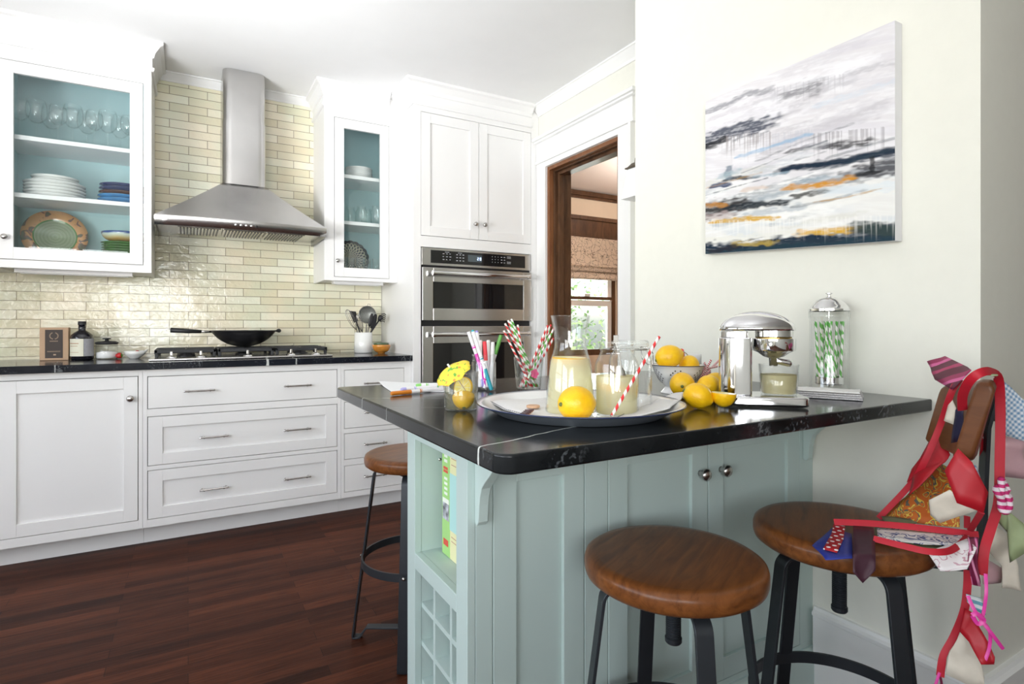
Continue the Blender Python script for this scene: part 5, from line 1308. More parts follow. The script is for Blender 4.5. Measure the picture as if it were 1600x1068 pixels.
# --- tumbler with lemon halves and paper umbrella
c = at(720, 639, Z=ZI)
t = thing('lemon_tumbler', 'short clear glass of water with lemon pieces and a paper umbrella', 'glass', tuple(c))
glassobj('tumbler', [(.033,0), (.0355,.003), (.039,.083)], c, parent=t, th=.002)
bm = NB(); lathe(bm, [(0,.004), (.033,.004), (.0350,.050), (0,.050)], 40, tuple(c)); obj('lemon_water', bm, M_water, t)
def half_lemon(label, loc, dirn, r=.030, group='cut lemon halves'):
    t = thing('lemon_half', label, 'lemon half', loc, group, local=True)
    bm = NB(); P = []; n = 16
    for i in range(n+1): a = PI/2*i/n; P.append((r*math.sin(a), -math.cos(a)*r*1.15))
    P[0] = (0, P[0][1]); lathe(bm, P+[(r*.90,.0006)], 36); obj('peel', bm, M_lemon, t, smooth=True)
    bm = NB(); lathe(bm, [(r*.97,.0004), (r*.88,.0010)], 36); obj('pith', bm, M_pith, t)
    bm = NB(); lathe(bm, [(r*.89,.0008), (0,.0014)], 36); obj('flesh', bm, M_flesh, t)
    bm = NB(); lathe(bm, [(.0045,.003),(.004,.0005),(0,0)], 10, (0,0,-r*1.15-.0008)); obj('stem_end', bm, M_stemend, t, smooth=True)
    t.rotation_euler = Vector(dirn).to_track_quat('Z', 'Y').to_euler(); return t
half_lemon('lemon half lying low in the short umbrella glass, stem end outward', c+Vector((0,0,.028))+RIGHT*.006-FWD*.004, (FWD*.6+Vector((0,0,.75))-RIGHT*.1), .0245)
s_ = lemon_slice('lemon slice standing upright at the back of the short umbrella glass', c+Vector((0,0,.046))+RIGHT*.004+FWD*.016, .0235, (0,0,0), .006); s_.rotation_euler = (FWD*-.9+Vector((0,0,.25))-RIGHT*.5).to_track_quat('Z','Y').to_euler()
t = thing('cocktail_umbrella', 'yellow paper cocktail umbrella printed with flowers leaning in the short glass', 'umbrella', tuple(c+Vector((0,0,.01))))
q0 = c+RIGHT*.024-FWD*.004+Vector((0,0,.022)); q1 = at(701, 571, d=c.dot(Vector((SA,CA,0)))-.045)
tip = q1; ax = (q1-q0).normalized()
bm = NB(); tube(bm, [q0, q1-ax*.002], .0009, 8); obj('stick', bm, M_birch, t)
def umb_mat():
    m, nt, b = new_mat('flower_printed_yellow_paper'); tc = nt.nodes.new('ShaderNodeTexCoord'); v = objco(nt)
    a = N(nt, 'ShaderNodeTexVoronoi', Scale=75.0); L(nt, v, a.inputs['Vector']); g = N(nt, 'ShaderNodeTexNoise', Scale=95.0, Detail=2.0); L(nt, v, g.inputs['Vector'])
    c_ = mixc(nt, ramp(nt, g.outputs['Fac'], [(.60,(0,0,0)), (.64,(1,1,1))]), (.88,.70,.06), (.15,.40,.06))
    c_ = mixc(nt, ramp(nt, a.outputs['Distance'], [(.22,(1,1,1)), (.27,(0,0,0))]), c_, (.85,.28,.06))
    L(nt, c_, b.inputs['Base Color']); b.inputs['Roughness'].default_value = .7
    b.inputs['Transmission Weight'].default_value = 0
    return m
bm = NB(); s1v = ax.orthogonal().normalized(); s2v = ax.cross(s1v); Ru = .042; n = 64; K = 8; top = bm.verts.new(q1-ax*.004); rings = []
for j in range(1, 7):
    q = j/6; ring = []
    for i in range(n):
        a_ = 2*PI*i/n; scal = abs(math.sin(a_*K/2)); r = Ru*q*(1-.05*scal*q); dz = -.004-.019*q**1.3+ .0035*scal*q
        ring.append(bm.verts.new(q1+ax*dz+s1v*r*math.cos(a_)+s2v*r*math.sin(a_)))
    rings.append(ring)
for i in range(n): bm.faces.new((top, rings[0][i], rings[0][(i+1) % n]))
for a_, b_ in zip(rings, rings[1:]):
    for i in range(n): bm.faces.new((a_[i], a_[(i+1) % n], b_[(i+1) % n], b_[i]))
obj('canopy', bm, umb_mat(), t, smooth=True, solid=.0004)
bm = NB()
for k in range(8): a_ = 2*PI*k/8+PI/8; tube(bm, [q1-ax*.006, q1-ax*.024+s1v*Ru*.97*math.cos(a_)+s2v*Ru*.97*math.sin(a_)], .0006, 5)
obj('ribs', bm, M_birch, t)
bm = NB(); tube(bm, [q1-ax*.004, q1+ax*.004], .0022, 10); obj('tip', bm, M_paper, t)
# --- jar of felt markers
c = at(756, 609, Z=ZI); dj = c.dot(FWD)
t = thing('marker_jar', 'small ridged glass jar holding felt-tip markers', 'jar', tuple(c))
glassobj('jar_glass', [(.030,0), (.0335,.004), (.0345,.012), (.0345,.078), (.032,.084), (.0335,.087), (.032,.090), (.0335,.093), (.032,.096), (.0335,.099), (.033,.102)], c, M_glass, t, th=.002)
def marker(label, p0, p1, col, end=None, body=(.82,.81,.82), cap_at_top=True, capl=.40, group='felt-tip markers'):
    """p0 -> p1 axis; the coloured cap sits at p1 when cap_at_top"""
    p0, p1 = Vector(p0), Vector(p1)
    t = thing('felt_marker', label, 'marker', tuple(p0), group)
    ax = (p1-p0); Lh = ax.length; ax.normalize(); r = .0058
    mc = simple('marker_'+label.split()[0]+'_plastic', col, .4); mb = simple('marker_white_barrel', body, .4) if 'marker_white_barrel' not in MATS else MATS['marker_white_barrel']
    a, b_ = (p0, p0+ax*Lh*(1-capl)) if cap_at_top else (p0+ax*Lh*capl, p1)
    bm = NB(); tube(bm, [a, b_], r*.92, 16); obj('barrel', bm, mb, t, smooth=False)
    bm = NB()
    if cap_at_top: tube(bm, [b_, p1-ax*.003, p1], [r, r*.96, r*.75], 16)
    else: tube(bm, [p0, p0+ax*.003, a], [r*.75, r*.96, r], 16)
    obj('cap', bm, mc, t)
    if end:
        e = p0 if cap_at_top else p1; s = -ax if cap_at_top else ax
        bm = NB(); tube(bm, [e-s*.001, e+s*.005], [r*.75, r*.6], 12); obj('end_plug', bm, simple('plug_'+label.split()[0], end, .4), t)
    k = .35
    bm = NB(); m1 = a.lerp(b_, .25); tube(bm, [m1, m1+ax*.004], r*.94, 16, caps=False); tube(bm, [m1+ax*.006, m1+ax*.0075], r*.94, 16, caps=False); obj('printed_band', bm, mc, t)
    return t
J = lambda u, v, dd: at(u, v, d=dj+dd)
marker('magenta capped marker leaning left out of the jar', J(762,604,.004), J(732,518,.004), (.80,.02,.50), end=None, cap_at_top=False, capl=.60)
# upside-down markers: white barrel above, coloured cap lower
for (lab, pa, pb, col, plug, cl) in (('teal capped marker standing across the front of the jar', J(768,609,-.034), J(739,518,-.02), (.02,.33,.42), (.02,.45,.55), .36),
                                  ('violet ended marker leaning at the back left of the jar', J(756,604,.012), J(745,519,.02), (.35,.30,.75), (.35,.30,.75), .25)):
    marker(lab, pa, pb, col, plug, cap_at_top=False, capl=cl)
marker('red capped marker in the middle of the jar', J(762,604,.0), J(757,533,.0), (.80,.04,.06), capl=.42)
marker('green capped marker leaning right out of the jar', J(757,606,.01), J(783,523,.01), (.10,.33,.05), capl=.36)
for i, (u0, u1, vv, dd) in enumerate(((750,750.5,531,.015), (763,763,531,.02), (768,770,534,.0))):
    marker(['white capped marker left of the red one', 'white capped marker behind the red one', 'white capped marker right of the red one'][i], J(u0,604,dd), J(u1,vv,dd), (.78,.76,.75), capl=.3)
# --- glass of striped straws
c = at(826, 606.5, Z=ZI); ds = c.dot(FWD)
t = thing('straw_glass', 'clear tapered glass full of red and green striped straws', 'glass', tuple(c))
glassobj('tumbler', [(.034,0), (.036,.004), (.044,.092)], c, parent=t, th=.002)
bm = NB(); q = c+RIGHT*.016-FWD*.036+Vector((0,0,.046))
for k in range(5):
    a_ = k*2*PI/5; lathe(bm, [(0,.0005), (.006,.0005), (.006,0), (0,0)], 12, (0,0,0)); vs = list(bm.verts)[-26:]
    bmesh.ops.rotate(bm, verts=vs, cent=(0,0,0), matrix=Matrix.Rotation(PI/2, 3, 'X') ); bmesh.ops.rotate(bm, verts=vs, cent=(0,0,0), matrix=Matrix.Rotation(-YAW, 3, 'Z')); bmesh.ops.translate(bm, verts=vs, vec=q+RIGHT*.006*math.cos(a_)+Vector((0,0,.008*math.sin(a_))))
part(obj('flower_decal', bm, simple('pink_decal', (.70,.08,.22), .5), t), 'pink flower decal')
S = lambda u, v, dd: at(u, v, d=ds+dd)
ss = [((838,608,.0),(789,505,.01),'r'),((832,606,.015),(794,500,.03),'r'),((836,604,-.01),(797,502,-.005),'g'),((840,604,.01),(799,498,.02),'g'),((830,608,-.02),(787,516,-.02),'r'),((822,607,-.01),(809,507,.0),'r'),
      ((815,605,.0),(856,508,.01),'r'),((812,607,.01),(861,507,.02),'r'),((818,608,-.015),(862,520,-.02),'g'),((815,604,.02),(866,512,.03),'r'),((822,606,.01),(865,528,.0),'r'),((818,604,.03),(859,515,.04),'g')]
wd = ['first','second','third','fourth','fifth','sixth','seventh','eighth']
k = {'L':0,'R':0}
for a_, b_, col in ss:
    side = 'L' if b_[0] < 826 else 'R'; k[side] += 1
    if a_[2] > .03: continue
    straw('%s striped straw leaning %s in the glass, %s of that fan' % ('red' if col == 'r' else 'green', 'left' if side == 'L' else 'right', wd[k[side]-1]), S(a_[0], min(a_[1], 604), a_[2]*.5), S(*b_), M_straw_red if col == 'r' else M_straw_green, 'striped paper straws in the tapered glass')
# --- paper and loose markers
P = [at(u, v, Z=ZI+.0006) for u, v in ((591,598),(612,612),(702,612),(702,598))]
bm = NB(); f = bm.faces.new([bm.verts.new(p) for p in P]); bmesh.ops.subdivide_edges(bm, edges=bm.edges, cuts=6, use_grid_fill=True)
for v in bm.verts:
    e = max(0, 1-(v.co-P[0]).length/.12); v.co.z += .006*e
o = obj('paper_sheet', bm, M_paper, solid=.0005, recalc=False); tag(o, 'white sheet of drawing paper on the left of the island', 'paper')
marker('orange capped marker lying in front of the paper', at(611,614.5,Z=ZI+.006), at(693,607,Z=ZI+.006), (.62,.20,.02), cap_at_top=False, capl=.36)
marker('lavender marker lying on the drawing paper with green end', at(627,608.5,Z=ZI+.0085), at(682,604,Z=ZI+.0085), (.45,.42,.75), end=(.15,.55,.10), cap_at_top=False, capl=.12)
marker('green ended marker farther back on the drawing paper', at(650,602,Z=ZI+.0085), at(688,600.5,Z=ZI+.0085), (.25,.60,.15), cap_at_top=False, capl=.2)
# --- colander with lemons
c = at(1059, 607.5, Z=ZI); c = at(1059, 607.5, d=1.545); c.z = ZI; dc = 1.545
t = thing('enamel_colander', 'small white enamel colander with pierced holes holding lemons', 'colander', tuple(c))
bm = NB(); lathe(bm, [(.045,0), (.040,.006), (.034,.014), (.0345,.018), (.052,.036), (.064,.058), (.069,.074), (.0715,.075), (.071,.0765), (.067,.0755), (.062,.058), (.050,.037), (.032,.019), (0,.017)], 64, tuple(c)); bo = obj('bowl', bm, M_enamel, t, smooth=True)
bm = NB(); tube(bm, [c+Vector((.0715*math.cos(i*PI/30), .0715*math.sin(i*PI/30), .0758)) for i in range(60)], .0012, 6, True); obj('rim_edge', bm, M_navyenamel, t, smooth=True)
bm = NB()
for cl in range(6):
    a0 = cl*PI/3 - YAW - PI/2 - .28
    for i in range(-3, 4):
        for j in range(-3, 4):
            if (i+j) % 2 or abs(i)+abs(j) > 4: continue
            a_ = a0+i*.10; zz = .047+j*.0056; r = .052+(zz-.036)/.022*.012+.0006
            n_ = Vector((math.cos(a_), math.sin(a_), -.45)).normalized(); p = c+Vector((r*math.cos(a_), r*math.sin(a_), zz)); s1_ = n_.orthogonal().normalized(); s2_ = n_.cross(s1_)
            bm.faces.new([bm.verts.new(p+n_*.0007+(s1_*math.cos(q_)+s2_*math.sin(q_))*.0021) for q_ in [w_*PI/4 for w_ in range(8)]])
obj('drain_holes', bm, M_black, t)
bm = NB(); hq = c+RIGHT*.004+FWD*.05+Vector((0,0,.076))
tube(bm, [c+RIGHT*(.016+.028*math.cos(a_))+FWD*.03+Vector((0,0,.078+.034*math.sin(a_))) for a_ in [i*PI/10 for i in range(11)]], .0014, 6); obj('wire_handle', bm, M_nickel, t, smooth=True)
p = at(1045, 557, d=dc-.01); o = lemon('whole lemon at the left in the colander', p, .0315, length=1.18); aim(o, -RIGHT+Vector((0,0,-.3)))
p = at(1077, 570, d=dc+.012); o = lemon('smaller lemon low at the right in the colander', p, .027, length=1.15); aim(o, FWD+RIGHT*.4)
p = at(1066, 597, d=1.44); p.z = ZI+.0325; o = lemon('whole lemon in front of the colander', p, .0312, length=1.08); aim(o, CAMV(p)-Vector((0,0,.15)))
p = at(1108, 598, d=1.40); p.z = ZI+.0305; o = lemon('whole lemon between the colander and the juicer', p, .0298, length=1.12); aim(o, CAMV(p)*-1+RIGHT*.2-Vector((0,0,.1)))
p = at(1119, 592, d=1.475); p.z = ZI+.0305; o = lemon('lemon half hidden behind the juicer', p, .030, length=1.12); aim(o, RIGHT)
p = at(1090, 622, d=1.245); p.z = ZI+.0285; o = lemon('whole lemon nearest the counter front beside the half lemon', p, .0275, length=1.15); aim(o, RIGHT*-.9+FWD*.2+Vector((0,0,.35)))
half_lemon('lemon half lying cut side up beside the juicer base', at(1131,614,d=1.235)-Vector((0,0,.0)), Vector((0,0,1))-FWD*.0+RIGHT*.08, .0262)
# striped candies / straws behind
for i, (u, v, du, dv) in enumerate(((1097,582,5,-14),(1103,578,8,-16),(1108,580,-8,-14),(1100,588,10,-10),(1112,574,9,-2),(1120,566,6,-6),(1098,592,-8,8),(1106,586,-6,-12))):
    straw('short red striped twisted straw behind the lemons, %s' % ['far left','second','third','fourth','fifth','far right','lowest','steepest'][i], at(u-du, v-dv, d=1.56+.01*(i % 3)), at(u+du, v+dv, d=1.56+.01*(i % 3)), M_candy, 'red striped twists behind the lemons')
# small toy-like red topped bottle behind colander
c = at(1065, 566, d=1.63); 
t = thing('small_bottle', 'tiny red-capped striped bottle behind the colander', 'bottle', tuple(Vector((c.x,c.y,ZI))))
c.z = ZI
bm = NB(); lathe(bm, [(0,0), (.011,0), (.012,.004), (.012,.075), (.008,.088), (.007,.095)], 20, tuple(c)); obj('body', bm, M_candy, t, smooth=True)
bm = NB(); lathe(bm, [(.0085,.092), (.0085,.104), (.006,.114), (0,.117)], 20, tuple(c)); obj('cap', bm, M_red, t, smooth=True)
c = at(1083, 560, d=1.66); c.z = ZI
t = tag(obj('white_cup', bowl_mesh(tuple(c), .024, .098, .002, .85), M_ceramic, smooth=True), 'small plain white cup behind the colander', 'cup')

# --- citrus juicer
jc = at(1187, 630, d=1.315); jc.z = ZI
jx = (RIGHT*math.cos(math.radians(-12)) + FWD*math.sin(math.radians(-12))).normalized(); jy = Vector((0,0,1)).cross(jx)
t = thing('citrus_juicer', 'polished chrome lever citrus juicer with domed head', 'juicer', tuple(jc))
def jl(x, y, z): return jc+jx*x+jy*y+Vector((0,0,z))
def jprism(pts, z0, z1, name, m, bev=.002, bs=3):
    bm = NB(); A = [bm.verts.new(jl(x,y,z0)) for x, y in pts]; B = [bm.verts.new(jl(x,y,z1)) for x, y in pts]; n = len(pts)
    bm.faces.new(A[::-1]); bm.faces.new(B)
    for i in range(n): bm.faces.new((A[i], A[(i+1) % n], B[(i+1) % n], B[i]))
    o = obj(name, bm, m, t, bevel=bev, bseg=bs); auto(o, .6); return o
def rr2(x0, x1, y0, y1, r0, r1):
    return rrect(x0, x1, y0, y1, (r0, r1, r1, r0))
jprism(rr2(-.098, .094, -.058, .058, .056, .016), .002, .024, 'base', M_chrome, .005, 4)
jprism(rr2(-.090, -.022, -.036, .036, .034, .008), .024, .155, 'column', M_chrome, .002)
jprism(rr2(-.086, -.030, -.030, .030, .028, .006), .155, .170, 'neck', M_steel, .002)
bm = NB(); lathe(bm, [(.034,.121), (.046,.126), (.047,.129), (.047,.153), (.044,.153), (.043,.130), (.012,.124), (0,.124)], 48, tuple(jl(.030,0,0))); o = obj('strainer_cup', bm, M_chrome, t, smooth=True); auto(o, .7)
bm = NB(); lathe(bm, [(.034,.121),(.022,.112),(.010,.108),(.009,.090),(0,.090)], 32, tuple(jl(.030,0,0))); obj('funnel', bm, M_steel, t, smooth=True)
bm = NB(); tube(bm, [jl(.030,0,.102), jl(.045,0,.100), jl(.062,0,.097), jl(.068,0,.094)], [.008,.0075,.009,.007], 14); obj('spout', bm, M_chrome, t, smooth=True)
bm = NB(); lathe(bm, [(.038,.156), (.041,.158), (.041,.176), (.030,.180), (0,.180)], 40, tuple(jl(.030,0,0))); o = obj('press_cone', bm, M_chrome, t, smooth=True); auto(o, .7)
bm = NB(); lathe(bm, [(.036,.1535),(.039,.1535),(.039,.156),(.036,.156)], 40, tuple(jl(.030,0,0))); obj('brass_ring', bm, simple('aged_brass', (.45,.30,.10), .3, 1), t)
bm = NB(); n = 40; rings = []
for j in range(15):
    q = j/14*PI/2; rx, ry, rz = .083, .050, .045
    ring = []
    for i in range(n):
        a_ = 2*PI*i/n; x = -.006+rx*math.cos(a_)*math.cos(q); y = ry*math.sin(a_)*math.cos(q); z = .172+rz*math.sin(q)
        ring.append(bm.verts.new(jl(x, y, z)))
    rings.append(ring)
for a_, b_ in zip(rings, rings[1:]):
    for i in range(n): bm.faces.new((a_[i], a_[(i+1) % n], b_[(i+1) % n], b_[i]))
bm.faces.new(rings[0][::-1]); obj('domed_head', bm, M_chrome, t, smooth=True, dedup=True); auto(t.children[-1], .8)
bm = NB(); tube(bm, [jl(.012,-.0475,.141), jl(.012,-.053,.141)], .0035, 10); obj('side_screw', bm, M_nickel, t)
# glass of juice on the juicer base
c = jl(.040, -.004, .0245)
t = thing('juice_tumbler', 'low clear glass of cloudy juice standing on the juicer base', 'glass', tuple(c))
glassobj('tumbler', [(.037,0), (.039,.004), (.0435,.070)], c, parent=t, th=.0018)
bm = NB(); lathe(bm, [(0,.004), (.0360,.004), (.0395,.046), (0,.046)], 40, tuple(c)); o = obj('juice', bm, M_juice, t); auto(o, 1.0)
# --- straw dispenser
c = at(1295.5, 611.5, d=1.56); c.z = ZI; 
t = thing('straw_dispenser', 'tall glass straw dispenser with chrome domed lid', 'straw dispenser', tuple(c))
glassobj('glass_jar', [(.049,0), (.0515,.003), (.0515,.008), (.0485,.015), (.0480,.200), (.0510,.206), (.0510,.222)], c, parent=t, th=.003)
bm = NB(); lathe(bm, [(.049,.2225), (.0525,.2235), (.0525,.229), (.049,.231), (.046,.237), (.040,.243), (.038,.246), (.030,.255), (.018,.261), (.004,.263), (.004,.268), (.009,.271), (.009,.273), (.003,.276), (0,.276)], 48, tuple(c)); o = obj('domed_lid', bm, M_chrome, t, smooth=True); auto(o, .7)
bm = NB(); lathe(bm, [(0,.022), (.034,.022), (.036,.024), (.036,.042), (.034,.042), (.034,.025), (0,.025)], 40, tuple(c)); tube(bm, [c+Vector((0,0,.026)), c+Vector((0,0,.222))], .0013, 8); tube(bm, [c+Vector((0,0,.014)), c+Vector((0,0,.022))], .003, 8)
o = obj('lift_insert', bm, M_chrome, t); auto(o, .7)
for k in range(17):
    a_ = k*2*PI/9 + (.3 if k > 8 else 0); r = .028 if k < 9 else .015; tw = (.35 if k % 2 else -.5)
    p0 = c+Vector((r*math.cos(a_), r*math.sin(a_), .027)); r2 = r+.006; p1 = c+Vector((r2*math.cos(a_+tw), r2*math.sin(a_+tw), .027+.168))
    straw('green and white striped straw inside the tall dispenser', p0, p1, M_straw_tall, 'green straws in the dispenser')
# --- folded napkins
nc = at(1293, 616, Z=ZI)
e1 = (at(1345,622,Z=ZI)-at(1245,616,Z=ZI)).normalized(); e1.z = 0
e2 = Vector((-e1.y, e1.x, 0))
for k in range(4):
    t = thing('linen_napkin', ['bottom', 'second', 'third', 'topmost'][k]+' folded grey-white napkin by the straw dispenser', 'napkin', tuple(Vector((1.425,.855,ZI+k*.0045))), 'folded napkins by the dispenser')
    w, h = (.080-.002*k), (.052-.003*k); cc = Vector((1.425,.855,ZI+k*.0048+.0003))
    bm = NB(); n = 12
    grid = [[None]*(n+1) for _ in range(n+1)]
    for i in range(n+1):
        for j in range(n+1):
            a_, b_ = i/n*2-1, j/n*2-1; p = cc+e1*w*a_+e2*h*b_
            p.z += .0022+(.010*max(0, (.2-b_))*max(0,.3-abs(a_-.0)) if k == 3 else 0)+.0012*noise.noise(p*40)*(abs(a_)**3+abs(b_)**3)
            grid[i][j] = bm.verts.new(p)
    for i in range(n):
        for j in range(n): bm.faces.new((grid[i][j], grid[i+1][j], grid[i+1][j+1], grid[i][j+1]))
    obj('folded_cloth', bm, M_cloth if k == 3 else M_greycloth, t, smooth=True, solid=.0040, bevel=.0012)
    bm = NB(); P = [cc+e1*w*s_+e2*h*q_+Vector((0,0,.0022)) for s_, q_ in ((-1,-1),(1,-1),(1,1),(-1,1))]
    tube(bm, [P[0], P[1], P[2], P[3]], .0017, 8, True); obj('hem', bm, M_greycloth if k < 3 else M_twine, t)

# ================================================================== PAINTING
import numpy as np
def vnoise(x, y, seed):
    xi = np.floor(x).astype(int); yi = np.floor(y).astype(int); xf_ = x-xi; yf_ = y-yi
    def h(a, b):
        n_ = (a*374761393 + b*668265263 + seed*974634777) & 0x7fffffff
        n_ = ((n_ ^ (n_ >> 13))*1274126177) & 0x7fffffff
        return ((n_ ^ (n_ >> 16)) & 0xffff)/65535.0
    u = xf_*xf_*(3-2*xf_); v = yf_*yf_*(3-2*yf_)
    return (h(xi,yi)*(1-u)+h(xi+1,yi)*u)*(1-v)+(h(xi,yi+1)*(1-u)+h(xi+1,yi+1)*u)*v
NA, NBV = 330, 290
A_, B_ = np.meshgrid(np.linspace(0,1,NA), np.linspace(0,1,NBV), indexing='ij')
base = np.zeros((NA,NBV,3))
def cmix(mask, col):
    global base
    base = base*(1-mask[...,None]) + np.array(col)[None,None,:]*mask[...,None]
def ss_(x, a, b): q = np.clip((x-a)/(b-a), 0, 1); return q*q*(3-2*q)
base[:] = (.70,.68,.70)
st_ = vnoise(A_*7+B_*2, B_*60-A_*14, 1)*.5+vnoise(A_*20, B_*140-A_*30, 2)*.5
cmix(ss_(st_, .35, .8)*.5, (.82,.82,.84)); cmix(ss_(vnoise(A_*5,B_*26-A_*5,3), .5,.9)*.35, (.62,.60,.66))
cmix(ss_(B_, .55,.75)*.55, (.80,.80,.74)); cmix(ss_(B_,.62,.7)*ss_(vnoise(A_*4,B_*30-A_*4,8),.5,.8)*.45, (.55,.62,.68))
dL, dR = 1.983, 1.4545
def conv(x, y):
    tt = (x-62)/780; top = 372-339*tt; bot = 1003-55*tt
    return tt*dL/(dR+tt*(dL-dR)), (y-top)/(bot-top)
sd_ = [10]
def stroke(pts, w, col, al=.9, rough=.5, drip=0):
    """pts in painting crop pixels, w = half thickness in b units"""
    global base
    P = [conv(*p) for p in pts]; m = np.zeros_like(A_); sd_[0] += 1; s = sd_[0]
    for (a0,b0),(a1,b1) in zip(P, P[1:]):
        dx, dy = a1-a0, b1-b0; l2 = dx*dx+dy*dy; q = np.clip(((A_-a0)*dx+(B_-b0)*dy)/l2, 0, 1)
        ex = A_-(a0+q*dx); ey = B_-(b0+q*dy); dist = np.sqrt((ex*.35)**2+ey**2); dist = dist+w*(vnoise(A_*30, B_*80, s)-.5)*.9
        m = np.maximum(m, 1-ss_(dist, w*.45, w*1.15))
    tex = vnoise(A_*9, (B_-A_*.12)*150, s+50)*.6+vnoise(A_*60,B_*200,s+90)*.4
    m = m*(1-rough*.85*ss_(tex, .40, .75))*al
    cmix(m, col)
def dripfx(x0, y0, x1, y1, down, col, al=.5):
    a0, b0 = conv(x0, y0); a1, b1 = conv(x1, y1); sd_[0] += 1
    q = np.clip((A_-a0)/(a1-a0+1e-6), 0, 1); inside = ((A_ > a0) & (A_ < a1)).astype(float)
    bb = b0+(b1-b0)*q; ln = vnoise(A_*165, A_*0, sd_[0]); dd = down*(.2+1.2*vnoise(A_*120, A_*0+3, sd_[0]+5)); al = al*.75
    cmix(inside*ss_(ln,.45,.7)*((B_ > bb-.02) & (B_ < bb+dd)).astype(float)*al*(1-ss_(B_, bb+dd*.2, bb+dd)), col)
rs = random.Random(5)
def wash(n, b0, b1, cols, w0, w1, al):
    for _ in range(n):
        a0 = rs.uniform(-.1,.8); l_ = rs.uniform(.12,.5); b_ = rs.uniform(b0,b1); sl_ = rs.uniform(-.16,-.04)
        tx0, tx1 = a0, a0+l_
        def inv(a, b):
            tt = a*dR/((1-a)*dL+a*dR); top = 372-339*tt; bot = 1003-55*tt; return (62+tt*780, top+b*(bot-top))
        stroke([inv(tx0,b_), inv((tx0+tx1)/2,b_+sl_*l_*.5+rs.uniform(-.01,.01)), inv(tx1,b_+sl_*l_)], rs.uniform(w0,w1), rs.choice(cols), al*rs.uniform(.5,1), .8)
wash(26, .02, .5, [(.42,.40,.43),(.80,.79,.82),(.85,.84,.86),(.55,.53,.57),(.85,.85,.88)], .015, .05, .5)
wash(26, .5, .9, [(.35,.40,.45),(.85,.85,.83),(.82,.82,.78),(.25,.28,.30),(.60,.60,.52),(.88,.88,.86)], .010, .035, .6)
DK, NV, GR, OR, BL = (.008,.009,.011), (.008,.022,.045), (.24,.24,.27), (.58,.25,.012), (.22,.34,.45)
stroke([(62,415),(150,385),(230,340),(310,327)], .020, GR, .75); stroke([(100,440),(200,400),(260,380)], .02, (.5,.47,.5), .4)
stroke([(330,345),(430,320),(480,300),(560,300),(640,280)], .035, (.45,.44,.47), .55, .8); dripfx(330,330,640,270,.10,(.5,.49,.52),.6)
stroke([(430,335),(500,320)], .035, (.16,.155,.17), .7, .75)
stroke([(700,240),(842,205)], .018, (.45,.44,.47), .6, .8); stroke([(540,380),(842,290)], .018, (.55,.65,.75), .35, .8)
stroke([(62,540),(110,515),(190,495),(270,475)], .050, (.07,.08,.11), .95, .45); stroke([(62,560),(130,535)], .025, DK, .9, .3)
dripfx(130,530,330,510,.14,(.28,.25,.25),.75); dripfx(330,520,500,500,.12,(.5,.5,.55),.5); dripfx(500,520,842,490,.12,(.26,.24,.26),.65)
stroke([(205,598),(330,560),(480,510)], .012, (.25,.42,.60), .7); stroke([(410,578),(500,560),(530,553)], .012, DK, .7, .7)
stroke([(565,555),(640,550),(715,543)], .020, DK, .85, .75); stroke([(490,560),(530,555)], .022, GR, .7, .6)
stroke([(390,655),(450,640),(560,630),(640,620),(740,597),(800,578),(850,575)], .016, (.02,.03,.05), 1, .15); stroke([(400,650),(560,632),(842,578)], .026, NV, .8, .5)
stroke([(760,650),(842,640)], .05, (.06,.06,.07), .9, .45); stroke([(700,672),(750,668)], .013, DK, .9, .2)
stroke([(150,695),(200,688),(270,684)], .012, (.02,.025,.035), .9, .5); stroke([(270,683),(390,668)], .010, (.25,.35,.42), .7); stroke([(100,720),(150,716)], .017, (.03,.05,.12), .95, .2)
stroke([(155,690),(160,640)], .010, (.15,.20,.25), .8, .3); stroke([(140,680),(180,665)], .022, (.35,.45,.5), .7, .6); stroke([(748,600),(748,660)], .004, DK, .8, 0)
stroke([(410,727),(480,722),(560,712),(650,690)], .017, OR, .95, .35); stroke([(450,700),(590,690)], .018, (.25,.33,.40), .7, .6); stroke([(230,735),(310,728)], .014, (.62,.48,.38), .6)
stroke([(440,762),(500,752),(540,748)], .016, (.05,.05,.045), .9, .4)
stroke([(62,830),(110,815),(160,810)], .055, (.02,.018,.018), .95, .4); stroke([(70,800),(130,800)], .018, (.45,.20,.04), .85); stroke([(160,812),(230,803),(300,798),(370,790)], .020, (.012,.02,.028), .95, .35)
stroke([(62,855),(140,840)], .03, (.45,.35,.34), .6); stroke([(110,868),(200,860),(330,855)], .020, (.62,.36,.04), .95, .4)
stroke([(600,745),(842,720)], .03, (.62,.70,.76), .5); stroke([(62,950),(200,935),(400,925)], .03, (.75,.74,.66), .6)
stroke([(62,985),(200,985),(400,960),(560,945),(700,930),(850,925)], .050, NV, 1, .25); stroke([(300,980),(500,955),(700,945),(850,945)], .03, (.015,.03,.05), .95, .2)
stroke([(62,1000),(300,985),(850,950)], .028, (.015,.04,.06), .95, .3); stroke([(200,962),(280,958),(330,955)], .018, (.45,.32,.06), .8, .5); stroke([(470,915),(560,908),(660,902)], .020, (.66,.38,.04), .95, .35)
stroke([(100,990),(170,975)], .02, (.02,.02,.03), .9, .3)
for x, y in ((775,890),(800,905),(825,900),(740,900),(720,885)): stroke([(x-8,y),(x+8,y+6)], .026, (.03,.05,.05), .9, .5)
dripfx(80,880,842,860,.10,(.85,.84,.80),.5)
wash(16, .45, .95, [(.03,.05,.07),(.80,.80,.80),(.10,.12,.14),(.85,.85,.84),(.45,.24,.03)], .004, .010, .75)
PYL, PYR = 1.382, .768; zTL, zTR, zBL, zBR = 1.887, 1.885, 1.350, 1.318
t = thing('abstract_painting', 'large unframed abstract seascape canvas on the right wall', 'painting', (PX-.018, (PYL+PYR)/2, 1.34))
